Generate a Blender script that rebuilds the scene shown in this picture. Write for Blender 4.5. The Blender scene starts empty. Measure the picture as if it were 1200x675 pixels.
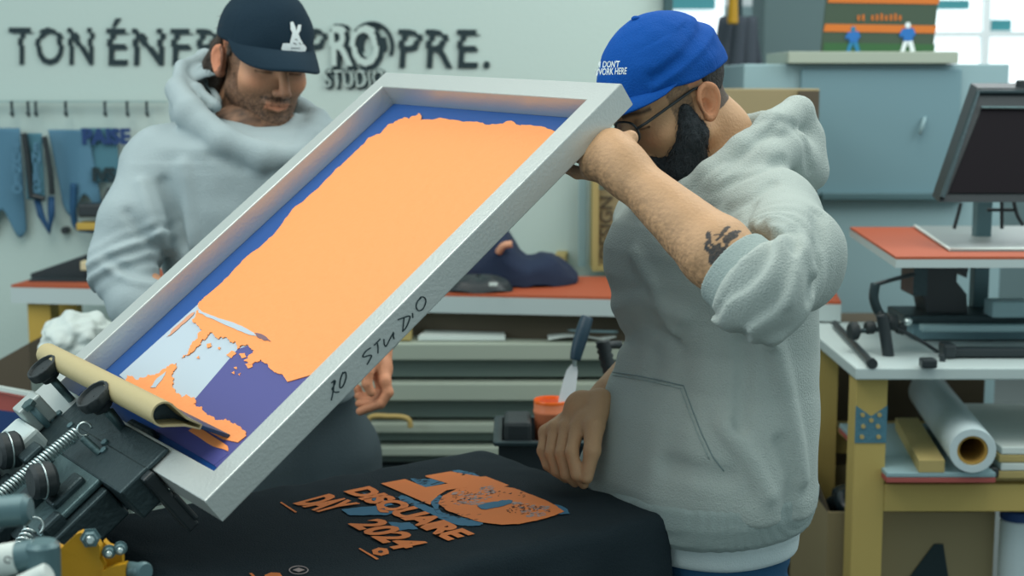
import bpy, bmesh, math, random
import numpy as np
from mathutils import Vector, Matrix, noise
from mathutils.geometry import tessellate_polygon

# ------------------------------------------------------------------ camera, world, lamps
SC = bpy.context.scene
COL = SC.collection
F = 1700.0
TH = math.radians(8.0)
CAM = Vector((0, 0, 1.5))
cam_data = bpy.data.cameras.new('camera')
cam_data.sensor_width = 36.0
cam_data.lens = 36.0 * F / 1200.0
cam_data.clip_start = 0.05
cam_data.dof.use_dof = True
cam_data.dof.focus_distance = 1.95
cam_data.dof.aperture_fstop = 4.8
cam = bpy.data.objects.new('camera', cam_data)
cam.location = CAM
cam.rotation_euler = (math.radians(90) - TH, 0, 0)
COL.objects.link(cam)
SC.camera = cam
SC.view_settings.view_transform = 'Standard'
SC.view_settings.look = 'None'
SC.view_settings.gamma = 1.0
SC.view_settings.use_curve_mapping = False
SC.view_settings.exposure = -0.08

W = bpy.data.worlds.new('daylight')
W.use_nodes = True
SC.world = W
bg = W.node_tree.nodes['Background']
bg.inputs[0].default_value = (0.68, 0.83, 0.85, 1)
bg.inputs[1].default_value = 0.68


def lamp(name, loc, size, power, color, target=None):
    ld = bpy.data.lights.new(name, 'AREA')
    ld.shape = 'RECTANGLE'
    ld.size, ld.size_y = size
    ld.energy = power
    ld.color = color
    o = bpy.data.objects.new(name, ld)
    o.location = loc
    d = (Vector(target) if target else Vector((loc[0], loc[1], 0))) - Vector(loc)
    o.rotation_euler = d.to_track_quat('-Z', 'Y').to_euler()
    COL.objects.link(o)
    return o


lamp('ceiling_and_fill_lamp', (-1.1, 1.5, 2.95), (1.2, 2.6), 38, (1.0, 0.97, 0.88))
lamp('ceiling_and_fill_lamp', (0.9, 2.7, 2.95), (1.0, 2.4), 32, (1.0, 0.97, 0.88))
lamp('window_light', (-2.6, 1.2, 2.0), (2.0, 1.4), 22, (0.82, 0.95, 1.0), (0, 2.4, 1.2))
lamp('ceiling_and_fill_lamp', (1.6, 6.0, 2.9), (2.5, 1.5), 45, (0.95, 1.0, 1.0))
lamp('ceiling_and_fill_lamp', (2.4, 2.6, 2.6), (1.2, 1.2), 22, (0.92, 1.0, 1.0), (1.0, 4.0, 1.0))  # fill lamp added to brighten the rear cabinet, not a fixture


# ------------------------------------------------------------------ projection helpers (pixel -> world)
def ray(px, py):
    a = (px - 600.0) / F
    b = -(py - 337.5) / F
    return Vector((a, math.cos(TH) + b * math.sin(TH), -math.sin(TH) + b * math.cos(TH)))


def P(px, py, Y):
    d = ray(px, py)
    return CAM + d * (Y / d.y)


def PZ(px, py, z):
    d = ray(px, py)
    return CAM + d * ((z - CAM.z) / d.z)


def PP(px, py, pt, n):
    d = ray(px, py)
    return CAM + d * ((pt - CAM).dot(n) / d.dot(n))


# ------------------------------------------------------------------ materials
def lin(c):
    return tuple(((x / 255.0) / 12.92 if x / 255.0 <= 0.04045 else ((x / 255.0 + 0.055) / 1.055) ** 2.4) for x in c)


def mat(name, rgb, rough=0.6, metal=0.0, bump=0.0, bscale=60.0, var=0.0, vscale=8.0, emit=None, estr=1.0,
        rgb2=None, stretch=None, attr=None, sheen=0.0, spec=0.5, detail=4.0, alpha=1.0):
    m = bpy.data.materials.new(name)
    m.use_nodes = True
    nt = m.node_tree
    b = nt.nodes['Principled BSDF']
    c = lin(rgb) + (1,)
    b.inputs['Base Color'].default_value = c
    b.inputs['Roughness'].default_value = rough
    b.inputs['Metallic'].default_value = metal
    b.inputs['Specular IOR Level'].default_value = spec
    if sheen:
        b.inputs['Sheen Weight'].default_value = sheen
    if alpha < 1:
        b.inputs['Alpha'].default_value = alpha
    tc = nt.nodes.new('ShaderNodeTexCoord')
    src = tc.outputs['Object']
    if stretch:
        mp = nt.nodes.new('ShaderNodeMapping')
        mp.inputs['Scale'].default_value = stretch
        nt.links.new(src, mp.inputs['Vector'])
        src = mp.outputs['Vector']
    col_out = None
    if attr:
        a = nt.nodes.new('ShaderNodeAttribute')
        a.attribute_name = attr
        col_out = a.outputs['Color']
    if var > 0 or rgb2:
        n = nt.nodes.new('ShaderNodeTexNoise')
        n.inputs['Scale'].default_value = vscale
        n.inputs['Detail'].default_value = detail
        n.inputs['Roughness'].default_value = 0.65
        nt.links.new(src, n.inputs['Vector'])
        r = nt.nodes.new('ShaderNodeValToRGB')
        r.color_ramp.elements[0].position = 0.32
        r.color_ramp.elements[1].position = 0.68
        if rgb2:
            r.color_ramp.elements[0].color = c
            r.color_ramp.elements[1].color = lin(rgb2) + (1,)
            col_out = r.outputs[0]
        else:
            r.color_ramp.elements[0].color = (1 - var,) * 3 + (1,)
            r.color_ramp.elements[1].color = (1 + var,) * 3 + (1,)
            mx = nt.nodes.new('ShaderNodeMix')
            mx.data_type = 'RGBA'
            mx.blend_type = 'MULTIPLY'
            mx.inputs[0].default_value = 1.0
            if col_out:
                nt.links.new(col_out, mx.inputs[6])
            else:
                mx.inputs[6].default_value = c
            nt.links.new(r.outputs[0], mx.inputs[7])
            col_out = mx.outputs[2]
    if col_out:
        nt.links.new(col_out, b.inputs['Base Color'])
    if bump > 0:
        n2 = nt.nodes.new('ShaderNodeTexNoise')
        n2.inputs['Scale'].default_value = bscale
        n2.inputs['Detail'].default_value = 3.0
        nt.links.new(src, n2.inputs['Vector'])
        bp = nt.nodes.new('ShaderNodeBump')
        bp.inputs['Strength'].default_value = bump
        bp.inputs['Distance'].default_value = 0.004
        nt.links.new(n2.outputs[0], bp.inputs['Height'])
        nt.links.new(bp.outputs[0], b.inputs['Normal'])
    if emit:
        b.inputs['Emission Color'].default_value = lin(emit) + (1,)
        b.inputs['Emission Strength'].default_value = estr
    return m


M = {}
M['wall'] = mat('wall_paint', (186, 206, 201), 0.8, bump=0.15, bscale=90, var=0.03, vscale=3)
M['letter'] = mat('black_wall_paint', (18, 44, 50), 0.7)
M['floor'] = mat('concrete', (92, 100, 98), 0.7, var=0.15, vscale=4)
M['alu'] = mat('aluminium', (196, 204, 202), 0.38, 0.55, bump=0.12, bscale=250, var=0.05, vscale=30)
M['alu_dull'] = mat('dull_aluminium', (178, 190, 188), 0.5, 0.55, bump=0.15, bscale=300, var=0.08, vscale=40)
M['emulsion'] = mat('blue_emulsion', (22, 76, 146), 0.35, var=0.25, vscale=25)
M['stencil'] = mat('open_screen', (178, 194, 206), 0.5, var=0.03, vscale=60)
M['navy'] = mat('indigo_emulsion', (74, 76, 140), 0.5, var=0.05, vscale=30)
M['ink'] = mat('orange_ink', (246, 154, 88), 0.5, bump=0.35, bscale=55, var=0.025, vscale=30)
M['rusty'] = mat('ink_residue', (120, 92, 104), 0.5)
M['black_cotton'] = mat('black_cotton', (36, 48, 54), 0.92, bump=0.5, bscale=420, var=0.16, vscale=280, spec=0.2)
M['print'] = mat('orange_print', (232, 132, 66), 0.75, var=0.12, vscale=200)
M['print_blue'] = mat('blue_print', (70, 140, 175), 0.75, rgb2=(40, 84, 112), vscale=120)
M['print_pale'] = mat('pale_print', (196, 176, 168), 0.8, rgb2=(150, 140, 142), vscale=150)
M['print_dark'] = mat('print_gaps', (48, 50, 54), 0.9)
M['hoodie'] = mat('grey_heather', (176, 188, 184), 0.95, bump=0.6, bscale=420, var=0.3, vscale=260, spec=0.15, detail=6)
M['hoodie_far'] = mat('grey_marl', (158, 174, 178), 0.95, bump=0.4, bscale=450, var=0.18, vscale=220, spec=0.15)
M['rib'] = mat('grey_rib_knit', (158, 174, 172), 0.95, bump=0.5, bscale=400, var=0.12, vscale=300, spec=0.15)
M['skin'] = mat('skin', (190, 150, 118), 0.55, bump=0.25, bscale=260, var=0.05, vscale=60, attr='col', spec=0.35)
M['cap_blue'] = mat('blue_cap_cotton', (4, 76, 158), 0.85, bump=0.4, bscale=420, var=0.06, vscale=60, spec=0.2)
M['cap_navy'] = mat('dark_cap_cotton', (20, 42, 56), 0.85, bump=0.4, bscale=420, var=0.08, vscale=80, spec=0.2)
M['thread'] = mat('white_thread', (214, 226, 228), 0.8)
M['hair'] = mat('dark_hair', (34, 32, 30), 0.7, bump=0.8, bscale=200, var=0.3, vscale=120)
M['hair_brown'] = mat('brown_hair', (52, 42, 34), 0.7, bump=0.8, bscale=200, var=0.3, vscale=120)
M['beard'] = mat('black_beard', (58, 64, 68), 0.9, bump=0.9, bscale=420, var=0.35, vscale=260, spec=0.2)
M['denim'] = mat('blue_denim', (22, 78, 114), 0.85, bump=0.4, bscale=500, var=0.15, vscale=200)
M['trouser'] = mat('charcoal_trousers', (58, 74, 80), 0.9, bump=0.4, bscale=400, var=0.12, vscale=160)
M['tee_white'] = mat('white_cotton', (196, 212, 214), 0.9, bump=0.3, bscale=400)
M['shoe'] = mat('shoe_leather', (40, 42, 44), 0.5)
M['black'] = mat('black_plastic', (32, 42, 46), 0.4, bump=0.1, bscale=100)
M['black_rubber'] = mat('black_rubber', (34, 44, 47), 0.6, bump=0.2, bscale=160)
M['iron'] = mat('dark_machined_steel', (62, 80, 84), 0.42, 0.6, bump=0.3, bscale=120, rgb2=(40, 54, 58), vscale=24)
M['iron_lit'] = mat('lit_steel', (92, 118, 120), 0.42, 0.6, bump=0.3, bscale=120, rgb2=(62, 84, 88), vscale=30)  # lighter copy of the dark steel, lit look put into the colour
M['steel'] = mat('bright_steel', (190, 206, 206), 0.28, 0.9)
M['bluegrey_steel'] = mat('blue_grey_steel', (96, 128, 134), 0.4, 0.3, rgb2=(70, 98, 104), vscale=20)
M['yellow'] = mat('yellow_paint', (206, 160, 22), 0.5, bump=0.15, bscale=80, rgb2=(178, 128, 18), vscale=14)
M['tan'] = mat('tan_squeegee_handle', (178, 166, 124), 0.5, bump=0.1, bscale=80, var=0.06, vscale=18)
M['blade'] = mat('squeegee_blade', (28, 62, 92), 0.45)
M['paper'] = mat('white_paper', (206, 218, 214), 0.7, var=0.04, vscale=10)
M['orange_top'] = mat('orange_laminate', (166, 78, 44), 0.65, var=0.06, vscale=5)
M['white_edge'] = mat('white_laminate', (182, 198, 198), 0.5, var=0.03, vscale=6)
M['wood_yellow'] = mat('yellow_pine', (198, 168, 78), 0.65, bump=0.1, rgb2=(178, 146, 60), vscale=4, stretch=(6, 6, 1))
M['post_pine'] = mat('post_pine', (194, 174, 104), 0.7, bump=0.1, rgb2=(176, 154, 84), vscale=4, stretch=(6, 6, 1))
M['wood'] = mat('pale_pine', (186, 170, 112), 0.65, bump=0.1, rgb2=(164, 146, 90), vscale=5, stretch=(8, 8, 1))
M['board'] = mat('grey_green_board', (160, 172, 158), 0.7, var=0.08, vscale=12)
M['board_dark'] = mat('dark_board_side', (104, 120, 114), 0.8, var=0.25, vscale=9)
M['card'] = mat('cardboard', (150, 138, 104), 0.85, var=0.06, vscale=7)
M['card_dark'] = mat('brown_cardboard', (84, 76, 62), 0.85, var=0.08, vscale=7)
M['navy_cloth'] = mat('navy_cloth', (24, 40, 66), 0.9, bump=0.5, bscale=300, var=0.2, vscale=60)
M['bucket'] = mat('salmon_plastic', (238, 140, 98), 0.4, spec=0.4)
M['bucket_ink'] = mat('vivid_orange_ink', (248, 112, 34), 0.35, bump=0.3, bscale=40)
M['tool_blue'] = mat('dark_blue_handle', (30, 58, 74), 0.45)
M['blade_white'] = mat('bright_spatula_blade', (240, 246, 248), 0.3, 0.0)
M['cab'] = mat('blue_grey_metal', (140, 170, 176), 0.6, var=0.05, vscale=3)
M['cab_dark'] = mat('slate_metal', (108, 142, 152), 0.6, var=0.10, vscale=4)
M['pillar'] = mat('grey_pillar', (106, 128, 130), 0.8, var=0.12, vscale=6)
M['coat'] = mat('dark_coat', (74, 82, 92), 0.95, var=0.12, vscale=12)
M['red'] = mat('faded_red', (164, 82, 76), 0.7, var=0.1, vscale=10)
M['deep_blue'] = mat('deep_blue_panel', (20, 58, 110), 0.7, var=0.15, vscale=10)
M['window_glow'] = mat('daylit_glass', (230, 240, 240), 0.6, emit=(238, 246, 250), estr=1.1)
M['sheet'] = mat('inky_paper', (112, 156, 164), 0.85, rgb2=(22, 84, 136), vscale=7, detail=6)
M['sheet2'] = mat('blue_washed_paper', (96, 146, 156), 0.85, rgb2=(38, 90, 116), vscale=14, detail=6)
M['green_print'] = mat('dark_green_poster', (44, 66, 52), 0.6, rgb2=(66, 84, 66), vscale=16, detail=6)
M['orange_print'] = mat('poster_orange', (214, 118, 30), 0.6, rgb2=(180, 96, 34), vscale=30)
M['turf'] = mat('poster_grass', (44, 92, 50), 0.6, var=0.2, vscale=40)
M['poster_blue'] = mat('poster_blue', (28, 104, 176), 0.6)
M['white'] = mat('white_plastic', (220, 230, 232), 0.5)
M['teal'] = mat('teal_panel', (66, 144, 152), 0.6)
M['lens'] = mat('spectacle_lens', (200, 210, 214), 0.05, spec=0.5, alpha=0.12)
M['tape'] = mat('pink_tape', (206, 150, 120), 0.7)
M['vinyl'] = mat('white_vinyl', (192, 210, 214), 0.35, var=0.03)
M['tube_core'] = mat('cardboard_core', (176, 140, 66), 0.8)


# ------------------------------------------------------------------ object helpers
def thing(name, label, cat, loc, group=None):
    o = bpy.data.objects.new(name, None)
    o.empty_display_size = 0.05
    o.location = loc
    COL.objects.link(o)
    o['label'] = label
    o['category'] = cat
    if group:
        o['group'] = group
    return o


def root_world(o):
    v = Vector((0, 0, 0))
    while o is not None:
        v += o.location
        o = o.parent
    return v


def obj(name, bm, m, parent=None, smooth=None, label=None):
    """link a bmesh built in world coordinates as ONE mesh object"""
    me = bpy.data.meshes.new(name)
    if parent is not None:
        base = root_world(parent)
        loc = Vector((0, 0, 0))
    else:
        xs = [v.co.x for v in bm.verts]; ys = [v.co.y for v in bm.verts]; zs = [v.co.z for v in bm.verts]
        base = Vector(((min(xs) + max(xs)) / 2, (min(ys) + max(ys)) / 2, min(zs)))
        loc = base.copy()
    bmesh.ops.translate(bm, verts=bm.verts, vec=-base)
    bmesh.ops.recalc_face_normals(bm, faces=bm.faces)
    bm.to_mesh(me)
    bm.free()
    o = bpy.data.objects.new(name, me)
    o.location = loc
    COL.objects.link(o)
    for mm in (m if isinstance(m, (list, tuple)) else [m]):
        me.materials.append(mm)
    if parent is not None:
        o.parent = parent
    if smooth:
        me.polygons.foreach_set('use_smooth', [True] * len(me.polygons))
        if smooth != True:
            me.set_sharp_from_angle(angle=math.radians(smooth))
    if label:
        o['label'] = label
    return o


def tag(o, label, cat, group=None, kind=None):
    o['label'] = label
    o['category'] = cat
    if group:
        o['group'] = group
    if kind:
        o['kind'] = kind
    return o


def struct(name, bm, m, parent=None, smooth=None):
    o = obj(name, bm, m, parent, smooth)
    if parent is None:
        o['kind'] = 'structure'
    return o


# ------------------------------------------------------------------ shape helpers
def frame_m(o, x, y, z):
    m = Matrix.Identity(4)
    for i, a in enumerate((x, y, z)):
        for j in range(3):
            m[j][i] = a[j]
    for j in range(3):
        m[j][3] = o[j]
    return m


def box(bm, c, s, R=None, bev=0.0, seg=2):
    """box centred at c with full size s; R = 3 axis vectors"""
    t = bmesh.new()
    bmesh.ops.create_cube(t, size=1.0)
    bmesh.ops.scale(t, vec=s, verts=t.verts)
    if bev:
        bmesh.ops.bevel(t, geom=t.edges[:], offset=bev, segments=seg, profile=0.5, affect='EDGES')
    if R is None:
        R = ((1, 0, 0), (0, 1, 0), (0, 0, 1))
    t.transform(frame_m(c, *[Vector(a) for a in R]))
    merge(bm, t)


def merge(bm, t):
    me = bpy.data.meshes.new('t')
    t.to_mesh(me)
    t.free()
    bm.from_mesh(me)
    bpy.data.meshes.remove(me)


def hexa(bm, bot, top):
    """box from 4 bottom and 4 top points"""
    v = [bm.verts.new(p) for p in list(bot) + list(top)]
    for f in ((0, 1, 2, 3), (4, 5, 6, 7), (0, 1, 5, 4), (1, 2, 6, 5), (2, 3, 7, 6), (3, 0, 4, 7)):
        bm.faces.new([v[i] for i in f])


def axis_frame(d):
    d = Vector(d).normalized()
    a = Vector((0, 0, 1)) if abs(d.z) < 0.9 else Vector((1, 0, 0))
    x = a.cross(d).normalized()
    y = d.cross(x)
    return x, y, d


def lathe(bm, a, d, prof, n=24, cap=True):
    """revolve profile [(t along d, r)] about axis a + d"""
    x, y, d = axis_frame(d)
    a = Vector(a)
    rings = []
    for t, r in prof:
        rings.append([bm.verts.new(a + d * t + x * (r * math.cos(2 * math.pi * i / n)) + y * (r * math.sin(2 * math.pi * i / n))) for i in range(n)])
    for k in range(len(rings) - 1):
        for i in range(n):
            j = (i + 1) % n
            bm.faces.new((rings[k][i], rings[k][j], rings[k + 1][j], rings[k + 1][i]))
    if cap:
        bm.faces.new(rings[0][::-1])
        bm.faces.new(rings[-1])


def cyl(bm, a, b, r, r2=None, n=20, bev=0.0):
    a = Vector(a); b = Vector(b)
    L = (b - a).length
    if r2 is None:
        r2 = r
    if bev:
        lathe(bm, a, b - a, [(0, r - bev), (bev, r), (L - bev, r2), (L, r2 - bev)], n)
    else:
        lathe(bm, a, b - a, [(0, r), (L, r2)], n)


def smooth_path(pts, sub=6):
    pts = [Vector(p) for p in pts]
    out = []
    n = len(pts)
    for i in range(n - 1):
        p0 = pts[max(i - 1, 0)]; p1 = pts[i]; p2 = pts[i + 1]; p3 = pts[min(i + 2, n - 1)]
        for k in range(sub):
            t = k / sub
            out.append(0.5 * ((2 * p1) + (-p0 + p2) * t + (2 * p0 - 5 * p1 + 4 * p2 - p3) * t * t + (-p0 + 3 * p1 - 3 * p2 + p3) * t ** 3))
    out.append(pts[-1])
    return out


def tube(bm, pts, r, n=8, closed=False, r_fn=None):
    pts = [Vector(p) for p in pts]
    N = len(pts)
    rings = []
    prev = None
    for i, p in enumerate(pts):
        if closed:
            d = pts[(i + 1) % N] - pts[i - 1]
        else:
            d = pts[min(i + 1, N - 1)] - pts[max(i - 1, 0)]
        d.normalize()
        if prev is None:
            x, y, _ = axis_frame(d)
        else:
            x = (prev - d * prev.dot(d)).normalized()
            y = d.cross(x)
        prev = x
        rr = r_fn(i / max(N - 1, 1)) * r if r_fn else r
        rings.append([bm.verts.new(p + x * (rr * math.cos(2 * math.pi * k / n)) + y * (rr * math.sin(2 * math.pi * k / n))) for k in range(n)])
    for i in range(N if closed else N - 1):
        A = rings[i]; B = rings[(i + 1) % N]
        for k in range(n):
            j = (k + 1) % n
            bm.faces.new((A[k], A[j], B[j], B[k]))
    if not closed:
        bm.faces.new(rings[0][::-1])
        bm.faces.new(rings[-1])


def prism(bm, pts, off):
    """closed planar outline (world points) extruded by vector off"""
    pts = [Vector(p) for p in pts]
    off = Vector(off)
    n = len(pts)
    tris = tessellate_polygon([pts])
    a = [bm.verts.new(p) for p in pts]
    b = [bm.verts.new(p + off) for p in pts]
    for t in tris:
        try:
            bm.faces.new([a[i] for i in t][::-1])
            bm.faces.new([b[i] for i in t])
        except ValueError:
            pass
    for i in range(n):
        j = (i + 1) % n
        try:
            bm.faces.new((a[i], a[j], b[j], b[i]))
        except ValueError:
            pass


def ragged(pts, amp, rnd, levels=3, keep=()):
    """fractal edge; keep = indices of edges left straight"""
    cur = [(Vector((p[0], p[1])), i in keep) for i, p in enumerate(pts)]
    for lv in range(levels):
        out = []
        n = len(cur)
        for i in range(n):
            p, k = cur[i]
            q = cur[(i + 1) % n][0]
            out.append((p, k))
            d = q - p
            if not k and d.length > 1.2:
                nrm = Vector((-d.y, d.x)).normalized()
                out.append((p + d * rnd.uniform(0.35, 0.65) + nrm * rnd.uniform(-1, 1) * min(amp, d.length * 0.35), False))
        cur = out
        amp *= 0.55
    return [c[0] for c in cur]


def text_bm(s, M4, size=1.0, depth=0.002, bold=0.0, shear=0.0, align='LEFT', spacing=1.0, glitch=None):
    cu = bpy.data.curves.new('t', 'FONT')
    cu.body = s
    cu.size = size
    cu.extrude = depth / 2
    cu.offset = bold
    cu.shear = shear
    cu.align_x = align
    cu.space_character = spacing
    cu.resolution_u = 3
    o = bpy.data.objects.new('t', cu)
    COL.objects.link(o)
    dg = bpy.context.evaluated_depsgraph_get()
    me = bpy.data.meshes.new_from_object(o.evaluated_get(dg))
    bpy.data.objects.remove(o)
    bm = bmesh.new()
    bm.from_mesh(me)
    bpy.data.meshes.remove(me)
    if glitch:
        for h in glitch[0]:
            bmesh.ops.bisect_plane(bm, geom=bm.verts[:] + bm.edges[:] + bm.faces[:], plane_co=(0, h - 1e-4, 0), plane_no=(0, 1, 0))
            bmesh.ops.bisect_plane(bm, geom=bm.verts[:] + bm.edges[:] + bm.faces[:], plane_co=(0, h + 1e-4, 0), plane_no=(0, 1, 0))
        for v in bm.verts:
            k = sum(1 for h in glitch[0] if v.co.y > h)
            v.co.x += glitch[1][k]
    bm.transform(M4)
    return bm


def bm_join(bms):
    b = bmesh.new()
    for t in bms:
        merge(b, t)
    return b


def cloth_plane(bm, fn, nu, nv):
    g = [[bm.verts.new(fn(i / nu, j / nv)) for j in range(nv + 1)] for i in range(nu + 1)]
    for i in range(nu):
        for j in range(nv):
            bm.faces.new((g[i][j], g[i + 1][j], g[i + 1][j + 1], g[i][j + 1]))
    return g


def thicken(o, t):
    md = o.modifiers.new('thickness', 'SOLIDIFY')
    md.thickness = t
    md.offset = 0
    return o


def B():
    return bmesh.new()


Z = Vector((0, 0, 1)); X = Vector((1, 0, 0)); Y_ = Vector((0, 1, 0))
rnd = random.Random(7)
# ================================================================== SETTING
WY = 4.05       # back wall
b = B(); box(b, (0.5, 3.6, -0.05), (12, 9.5, 0.1)); struct('floor', b, M['floor'])
wx1 = P(776, 60, WY).x
b = B(); box(b, ((-2.6 + wx1) / 2, WY + 0.06, 1.5), (wx1 + 2.6, 0.12, 3.0)); struct('wall_back', b, M['wall'])
b = B(); box(b, (wx1 + 0.012, WY + 0.05, 1.5), (0.024, 0.18, 3.0), bev=0.004); struct('trim_1', b, mat('dark_trim', (52, 84, 88), 0.6))
# far wall with its window openings
FY = 7.4
def rectw(px0, py0, px1, py1, Y):
    a = P(px0, py0, Y); c = P(px1, py1, Y)
    return a, c
b = B()
box(b, (1.9, FY + 0.3, 0.95), (7.5, 0.15, 1.9)); struct('wall_far', b, M['pillar'])
b = B()
a, c = rectw(780, -14, 846, 95, FY)
box(b, ((a.x + c.x) / 2, FY, (a.z + c.z) / 2), (c.x - a.x, 0.03, a.z - c.z)); w1 = struct('window_1', b, M['window_glow'])
b = B(); a, c = rectw(782, -20, 838, 11, FY - 0.06)
box(b, ((a.x + c.x) / 2, FY - .06, (a.z + c.z) / 2), (c.x - a.x, 0.03, a.z - c.z)); struct('blind', b, M['teal'], w1)
b = B()
a, c = rectw(1085, -14, 1290, 120, FY)
box(b, ((a.x + c.x) / 2, FY, (a.z + c.z) / 2), (c.x - a.x, 0.03, a.z - c.z)); w2 = struct('window_2', b, M['window_glow'])
b = B()
for px in (1153,):
    q = P(px, 60, FY - .05); box(b, (q.x, FY - .05, 2.0), (0.035, 0.06, 1.0))
for py in (40,):
    q = P(1130, py, FY - .05); box(b, (q.x, FY - .05, q.z), (0.62, 0.05, 0.03))
struct('window_frame', b, mat('window_frame_grey', (236, 242, 242), 0.6), w2)
b = B(); a, c = rectw(1098, 0, 1135, 11, FY - .1); box(b, ((a.x + c.x) / 2, FY - .1, (a.z + c.z) / 2), (c.x - a.x, 0.03, a.z - c.z)); struct('blind', b, M['teal'], w2)
b = B(); a, c = rectw(1160, 23, 1184, 40, FY - .03); box(b, ((a.x + c.x) / 2, FY - .031, (a.z + c.z) / 2), (c.x - a.x, 0.03, a.z - c.z), bev=.004)
tag(obj('window_sign', b, M['teal']), 'small teal sign hanging in the bright far window at right', 'sign')
# pillar
PY = 5.2
a, c = rectw(888, -20, 962, 300, PY)
b = B(); box(b, ((a.x + c.x) / 2, PY, 1.5), (c.x - a.x, 0.24, 3.0), bev=.01); struct('wall_pillar', b, M['pillar'])
# coat-like hanging dark fabric
t_ = B()
a = P(833, 20, 4.9); c = P(890, 130, 4.9)
def coat(u, v):
    x = a.x + (c.x - a.x) * u
    z = a.z - (a.z - c.z + .6) * v
    sh = 0.05 * max(0, 0.25 - v) * 4
    x = (x - (a.x + c.x) / 2) * (1 - 1.6 * max(0, .22 - v)) + (a.x + c.x) / 2 + .03 * max(0, .3 - v)
    return Vector((x, 4.9 - 0.05 * math.sin(u * 3.1) + .012 * math.sin(u * 23 + v * 3), z))
cloth_plane(t_, coat, 30, 30)
o = obj('hanging_coat', t_, M['coat'], smooth=True); thicken(o, .03)
tag(o, 'dark grey coat hanging in front of the grey pillar', 'coat')
b = B(); q = P(862, 60, 4.98)
cyl(b, (q.x, 4.98, .03), (q.x, 4.98, 2.05), .02); lathe(b, (q.x, 4.98, 0), (0, 0, 1), [(0, .085), (.02, .085), (.035, .05)], 24)
tube(b, [(q.x, 4.98, 1.9), (q.x, 4.93, 1.9), (q.x, 4.90, 1.93)], .008, 6)
tag(obj('coat_stand', b, M['iron'], smooth=40), 'dark coat stand carrying the grey coat in the far room', 'coat stand')
b = B(); q = P(859, 6, 4.75)
cyl(b, (q.x, 4.75, q.z - .06), (q.x, 4.75, q.z + .09), .018, .012, bev=.004)
cyl(b, (q.x, 4.75, q.z + .09), (q.x, 4.95, q.z + .12), .006)
tag(obj('yellow_lamp', b, M['yellow'], smooth=40), 'yellow fitting above the dark hanging coat', 'lamp')

# ------------------------------------------------------------------ wall lettering
def wall_text(s, px, py_base, px_end, h_px, name, label, slant=0.0, y=WY - 0.004, sy=1.0, bold=.0015):
    p0 = P(px, py_base, y); p1 = P(px_end, py_base, y)
    hh = h_px / F * WY
    size = hh / 0.70
    bm = text_bm(s, Matrix.Identity(4), size=size, depth=0.004, bold=bold, spacing=1.12, shear=.07,
                 glitch=([hh * .5, hh * .7, hh * .86], [0, -.006, .003, -.009]))
    xs = [v.co.x for v in bm.verts]
    w = max(xs) - min(xs)
    sc = (p1.x - p0.x) / w
    rot = Matrix.Rotation(math.radians(90), 4, 'X')
    bm.transform(Matrix.Translation(p0) @ Matrix.Rotation(-slant, 4, 'Y').inverted() @ rot @ Matrix.Diagonal((sc, 1, 1, 1)) @ Matrix.Translation((-min(xs), 0, 0)) @ Matrix.Shear('XZ', 4, (0.0, 0.0)))
    o = obj(name, bm, M['letter'])
    if label:
        tag(o, label, 'lettering')
    return o
wall_text('TON', 12, 75, 112, 42, 'painted_lettering', 'black painted word TON on the pale wall, leftmost', .004)
wall_text('\u00c9NERGIE', 126, 76, 352, 42, 'painted_lettering', 'black painted word ENERGIE with accent, partly behind the dark cap', .004)
wall_text('P', 362, 76, 384, 42, 'painted_lettering', 'black painted letter P just right of the dark cap', .004)
wall_text('PRE.', 467, 79, 574, 44, 'painted_lettering', 'black painted letters PRE with a full stop at right end of wall', .004)
# the studio mark over the middle of the last word
t = thing('painted_logo', 'round glitched RO STUDIO mark painted between the wall letters', 'logo', P(420, 100, WY))
y = WY - .004
q = P(436, 54, y)
b = B()
ring = []
for i in range(40):
    an = -1.25 + 2.9 * i / 39
    ring.append(q + Vector((math.sin(an + .35) * .056, 0, math.cos(an + .35) * .062)))
tube(b, ring, .006, 6)
obj('ring', b, M['letter'], t)
rotx = Matrix.Rotation(math.radians(90), 4, 'X')
SX = Matrix.Diagonal((.66, 1, 1, 1))
bm = text_bm('RO', Matrix.Translation(P(389, 78, y)) @ rotx @ SX, size=.155, depth=.004, bold=.010, spacing=.95, glitch=([.04, .08, .1], [0, .012, -.006, .008]))
obj('letters', bm, M['letter'], t)
bm = text_bm('RO', Matrix.Translation(P(386, 76, y - .004)) @ rotx @ SX, size=.152, depth=.004, bold=.003, spacing=.95, glitch=([.05, .09], [0, -.008, .004]))
obj('letter_highlight', bm, M['wall'], t)
bm = text_bm('STUDIO', Matrix.Translation(P(382, 103, y)) @ rotx @ SX, size=.07, depth=.004, bold=.004, spacing=1.05, glitch=([.02, .04], [0, .006, -.004]))
obj('small_letters', bm, M['letter'], t)
bm = text_bm('STUDIO', Matrix.Translation(P(380, 102, y - .004)) @ rotx @ SX, size=.068, depth=.004, bold=-.0005, spacing=1.08, glitch=([.02, .04], [0, -.004, .004]))
obj('small_letter_highlight', bm, M['wall'], t)

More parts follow.
